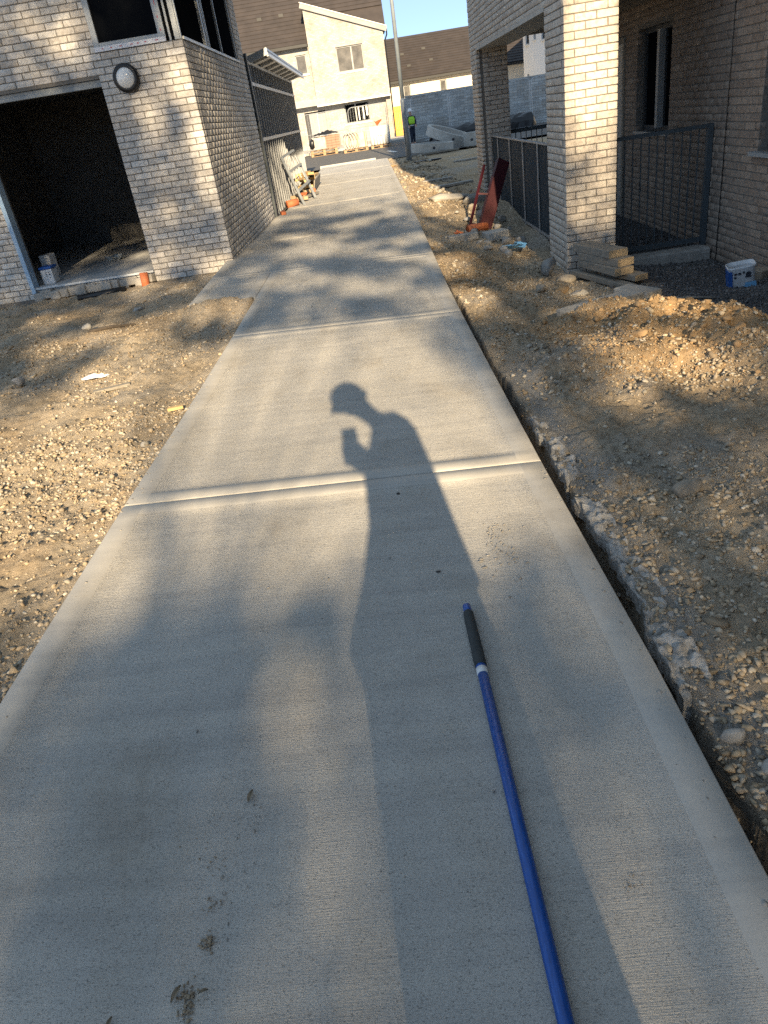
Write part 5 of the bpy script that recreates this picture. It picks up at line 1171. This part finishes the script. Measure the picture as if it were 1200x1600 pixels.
def tree(x0, y0, p0, p1, label, sd):
    r = np.random.default_rng(sd); t = empty('broadleaf_tree', label, 'tree', 'trees behind the photographer'); L_ = .13
    n = int((p1 - p0) * 10.3 * 830); p = r.uniform(p0, p1, n); q = r.uniform(-.7, 9.65, n)
    a = shade(p, q); keep = r.uniform(0, 1, n) < -np.log(np.clip(1 - a, .05, 1)) / -math.log(.05); p, q = p[keep], q[keep]; n = len(p)
    Y = y0 + r.normal(0, 1, n) * 1.1; C = np.stack([p - .0826 * Y, Y, q - .411 * Y], 1)
    A = r.normal(size=(n, 3)); A /= np.linalg.norm(A, axis=1)[:, None]; B = np.cross(A, r.normal(size=(n, 3))); B /= np.linalg.norm(B, axis=1)[:, None]
    V = np.stack([C - A * L_ * .6, C + B * L_ * .38, C + A * L_ * .6, C - B * L_ * .38], 1).reshape(-1, 3)
    npmesh('crown', V, np.arange(n * 4).reshape(n, 4), M['leaf'], t)
    mb = MB(); zt = .411 * -y0 + 7; zf = .411 * -y0 + .85      # the stem forks at zf
    mb.tube([(x0, y0, -.3), (x0 + .05, y0, 3), (x0 - .04, y0 + .1, zf * .8), (x0, y0, zf)], [.34, .26, .21, .17], 10)
    rr = random.Random(sd)
    for k in range(9):
        an = k * 2.4 + rr.uniform(-.3, .3); l_ = rr.uniform(.8, 1.9); h = rr.uniform(2.0, 6.5); a_ = Vector((x0, y0, zf - .1)); e = Vector((x0 + math.cos(an) * l_, y0 + math.sin(an) * 1.2, zf + h))
        mb.tube([a_, a_.lerp(e, .4) + Vector((math.cos(an) * .3, 0, -.1)), e], [.022, .013, .005], 6)
    mb.build('trunk', M['bark'], t, True)
tree(-2.6, -16.5, -6.2, -2.6, 'tall broadleaf tree behind the photographer, on the garage side', 21)
tree(.80, -18, -2.6, .9, 'tall broadleaf tree straight behind the photographer', 22)
tree(3.9, -15.5, .9, 4.4, 'tall broadleaf tree behind the photographer, on the porch side', 23)

# ------------------------------------------------------------------ people
def loft(mb, pts, n=14):
    """pts: (x,y,z, rx, ry) rings, horizontal-ish ellipses about the chain direction"""
    o = len(mb.v); prev = None; P = [Vector(p[:3]) for p in pts]
    for i, p in enumerate(pts):
        t = (P[min(i + 1, len(P) - 1)] - P[max(i - 1, 0)]).normalized()
        sd = Vector((1, 0, 0)) - t * t.x
        if sd.length < .2: sd = Vector((0, 1, 0)) - t * t.y
        sd.normalize(); u = t.cross(sd)
        for k in range(n):
            a = 2 * math.pi * k / n; mb.v.append(tuple(P[i] + sd * math.cos(a) * p[3] + u * math.sin(a) * p[4]))
    for i in range(len(pts) - 1):
        for k in range(n): mb.f.append((o + i * n + k, o + i * n + (k + 1) % n, o + (i + 1) * n + (k + 1) % n, o + (i + 1) * n + k)); mb.mi.append(0)
    mb.f.append(tuple(o + k for k in range(n))[::-1]); mb.f.append(tuple(o + (len(pts) - 1) * n + k for k in range(n))); mb.mi += [0, 0]
def fuse(o, vox):
    r = o.modifiers.new('fuse', 'REMESH'); r.mode = 'VOXEL'; r.voxel_size = vox; r.use_smooth_shade = True
    s_ = o.modifiers.new('soft', 'SMOOTH'); s_.factor = .5; s_.iterations = 3
# worker, walking away to the left, head turned to the left
WK = empty('person', 'worker in hi vis vest and white hard hat standing beside the lamp post', 'person')
WK.location = (2.32, 40.6, -.075); WK.rotation_euler = (0, 0, R(12)); WK.scale = (.88, .88, .88)
mb = MB()
loft(mb, [(0, 0, .82, .15, .12), (0, 0, .95, .17, .12), (0, 0, 1.1, .16, .115), (0, 0, 1.28, .19, .12), (0, 0, 1.38, .17, .10), (0, 0, 1.43, .06, .06), (-.02, -.01, 1.5, .055, .06), (-.03, -.01, 1.56, .075, .095), (-.03, -.01, 1.64, .08, .1), (-.03, -.01, 1.70, .05, .06)])
for s_ in (-1, 1):
    loft(mb, [(s_ * .09, 0, .88, .09, .1), (s_ * .09, .02 * s_, .5, .065, .07), (s_ * .09, .0 + .08 * s_, .42, .06, .065), (s_ * .09, .05 * s_, .1, .045, .05), (s_ * .09, .05 * s_, .03, .05, .07)])
    loft(mb, [(s_ * .09, .05 * s_ + .06, .04, .045, .04), (s_ * .09, .05 * s_ - .16, .035, .045, .03)])
    loft(mb, [(s_ * .18, 0, 1.36, .06, .06), (s_ * .23, .0, 1.1, .048, .048), (s_ * .2, -.14, .93, .04, .04), (s_ * .18, -.18, .88, .04, .03)])
    for f_ in range(5): loft(mb, [(s_ * (.155 + .018 * f_), -.185, .88, .01, .01), (s_ * (.153 + .019 * f_), -.215, .83 + .004 * abs(f_ - 2), .009, .009)], 6)
bd_ = mb.build('body', M['skin'], WK); fuse(bd_, .016)
mb = MB(); loft(mb, [(0, 0, .80, .175, .14), (0, 0, .95, .185, .135), (0, 0, 1.1, .178, .13), (0, 0, 1.28, .205, .135), (0, 0, 1.4, .17, .11), (0, 0, 1.44, .075, .075)])
for s_ in (-1, 1): loft(mb, [(s_ * .17, 0, 1.37, .075, .075), (s_ * .23, .0, 1.1, .062, .062), (s_ * .205, -.12, .95, .052, .052)])
j_ = mb.build('jacket', M['navy'], WK); fuse(j_, .018)
mb = MB()
for s_ in (-1, 1): loft(mb, [(s_ * .075, 0, .92, .10, .125), (s_ * .09, .02 * s_, .5, .08, .085), (s_ * .09, .08 * s_, .42, .075, .08), (s_ * .09, .05 * s_, .09, .062, .068)])
j_ = mb.build('trousers', M['navy'], WK); fuse(j_, .018)
mb = MB(); loft(mb, [(0, 0, 1.0, .197, .150), (0, 0, 1.1, .192, .146), (0, 0, 1.28, .212, .15), (0, 0, 1.38, .165, .125)]); ve = mb.build('vest', M['hiviz'], WK, True)
mb = MB(); loft(mb, [(0, 0, .915, .196, .148), (0, 0, .96, .196, .148)]); mb.build('reflective_band', M['reflect'], WK, True)
mb = MB(); mb.lathe([(.155, -.005), (.115, .012), (.118, .04), (.105, .09), (.07, .135), (.0, .15)], (-.03, -.01, 1.65), 20); mb.build('hard_hat', M['hat'], WK, True)
# photographer, standing just behind the camera, phone raised; only the shadow is in the picture
PH = empty('person', 'photographer in hard hat holding up a phone, casting the long shadow on the path', 'person')
yb = -.36; zo = 1.5
mb = MB()
def LF(*pts): loft(mb, [(x, y, z + zo, a, b) for x, y, z, a, b in pts])
LF((.16, yb, -.70, .19, .14), (.145, yb, -.60, .24, .15), (.175, yb, -.47, .205, .15), (.205, yb, -.28, .168, .14), (.215, yb, -.08, .158, .13), (.235, yb, .06, .125, .125), (.245, yb, .15, .105, .10), (.245, yb, .205, .095, .08), (.235, yb, .232, .07, .06))
LF((.20, yb + .01, .20, .055, .06), (.145, yb + .03, .255, .055, .06), (.10, yb + .05, .31, .07, .085), (.075, yb + .06, .37, .082, .10), (.055, yb + .06, .43, .07, .08))
LF((.10, yb + .06, .27, .04, .06), (.045, yb + .07, .285, .042, .05), (.02, yb + .07, .32, .035, .05))          # jaw and face, turned down to the left
LF((.20, yb, .205, .05, .05), (.29, yb, .205, .045, .055), (.335, yb, .18, .035, .05), (.345, yb, .12, .035, .05))   # shoulder
LF((.05, yb, -.66, .11, .1), (.045, yb, -1.05, .106, .08), (.03, yb, -1.40, .06, .06), (.03, yb, -1.47, .06, .07))
LF((.265, yb, -.66, .11, .1), (.262, yb, -1.05, .108, .08), (.275, yb, -1.40, .06, .06), (.275, yb, -1.47, .06, .07))
LF((.03, yb - .06, -1.455, .05, .04), (.03, yb + .17, -1.465, .045, .025)); LF((.275, yb - .06, -1.455, .05, .04), (.275, yb + .17, -1.465, .045, .025))
LF((.20, yb + .03, .06, .07, .07), (.10, yb + .08, -.06, .068, .06), (.04, yb + .18, -.06, .062, .055), (.012, yb + .29, -.045, .048, .036))   # phone arm
LF((.33, yb, .14, .055, .06), (.345, yb - .02, -.12, .05, .055), (.35, yb + .02, -.36, .042, .042), (.355, yb + .06, -.45, .035, .03))                  # hanging arm
for k in range(5): LF((.337 + .011 * k, yb + .06, -.44, .009, .009), (.335 + .012 * k, yb + .085, -.52 + .006 * abs(k - 2), .008, .008))
for k in range(4): LF((-.005 + .004 * k, yb + .31, -.045 + .017 * k, .009, .009), (-.036, yb + .335, -.045 + .017 * k, .008, .008), (-.034, yb + .352, -.045 + .017 * k, .007, .007))
LF((.02, yb + .31, -.02, .01, .01), (.041, yb + .335, .01, .009, .009))
LF((-.012, yb + .285, -.125, .040, .028), (-.008, yb + .295, -.07, .050, .030), (-.006, yb + .298, -.02, .046, .026), (-.004, yb + .298, .01, .036, .02))
b_ = mb.build('body', M['navy'], PH); fuse(b_, .012)
mb = MB(); mb.lathe([(.120, -.012), (.106, .0), (.108, .04), (.10, .08), (.075, .115), (.04, .135), (.0, .14)], (.060, yb + .06, zo + .352), 24, 0, Matrix.Rotation(R(-24), 4, 'Y') @ Matrix.Rotation(R(6), 4, 'X'))
mb.cbox((-.045, yb + .08, zo + .305), (.05, .14, .012), 0, Matrix.Rotation(R(-50), 3, 'Y')); mb.build('hard_hat', M['hat'], PH, True)
mb = MB(); mb.box(-.046, .038, -.034, -.026, zo - .10, zo + .056); tag(mb.build('phone', M['black_pl'], bevel=.004), 'black smartphone held up by the photographer', 'phone')
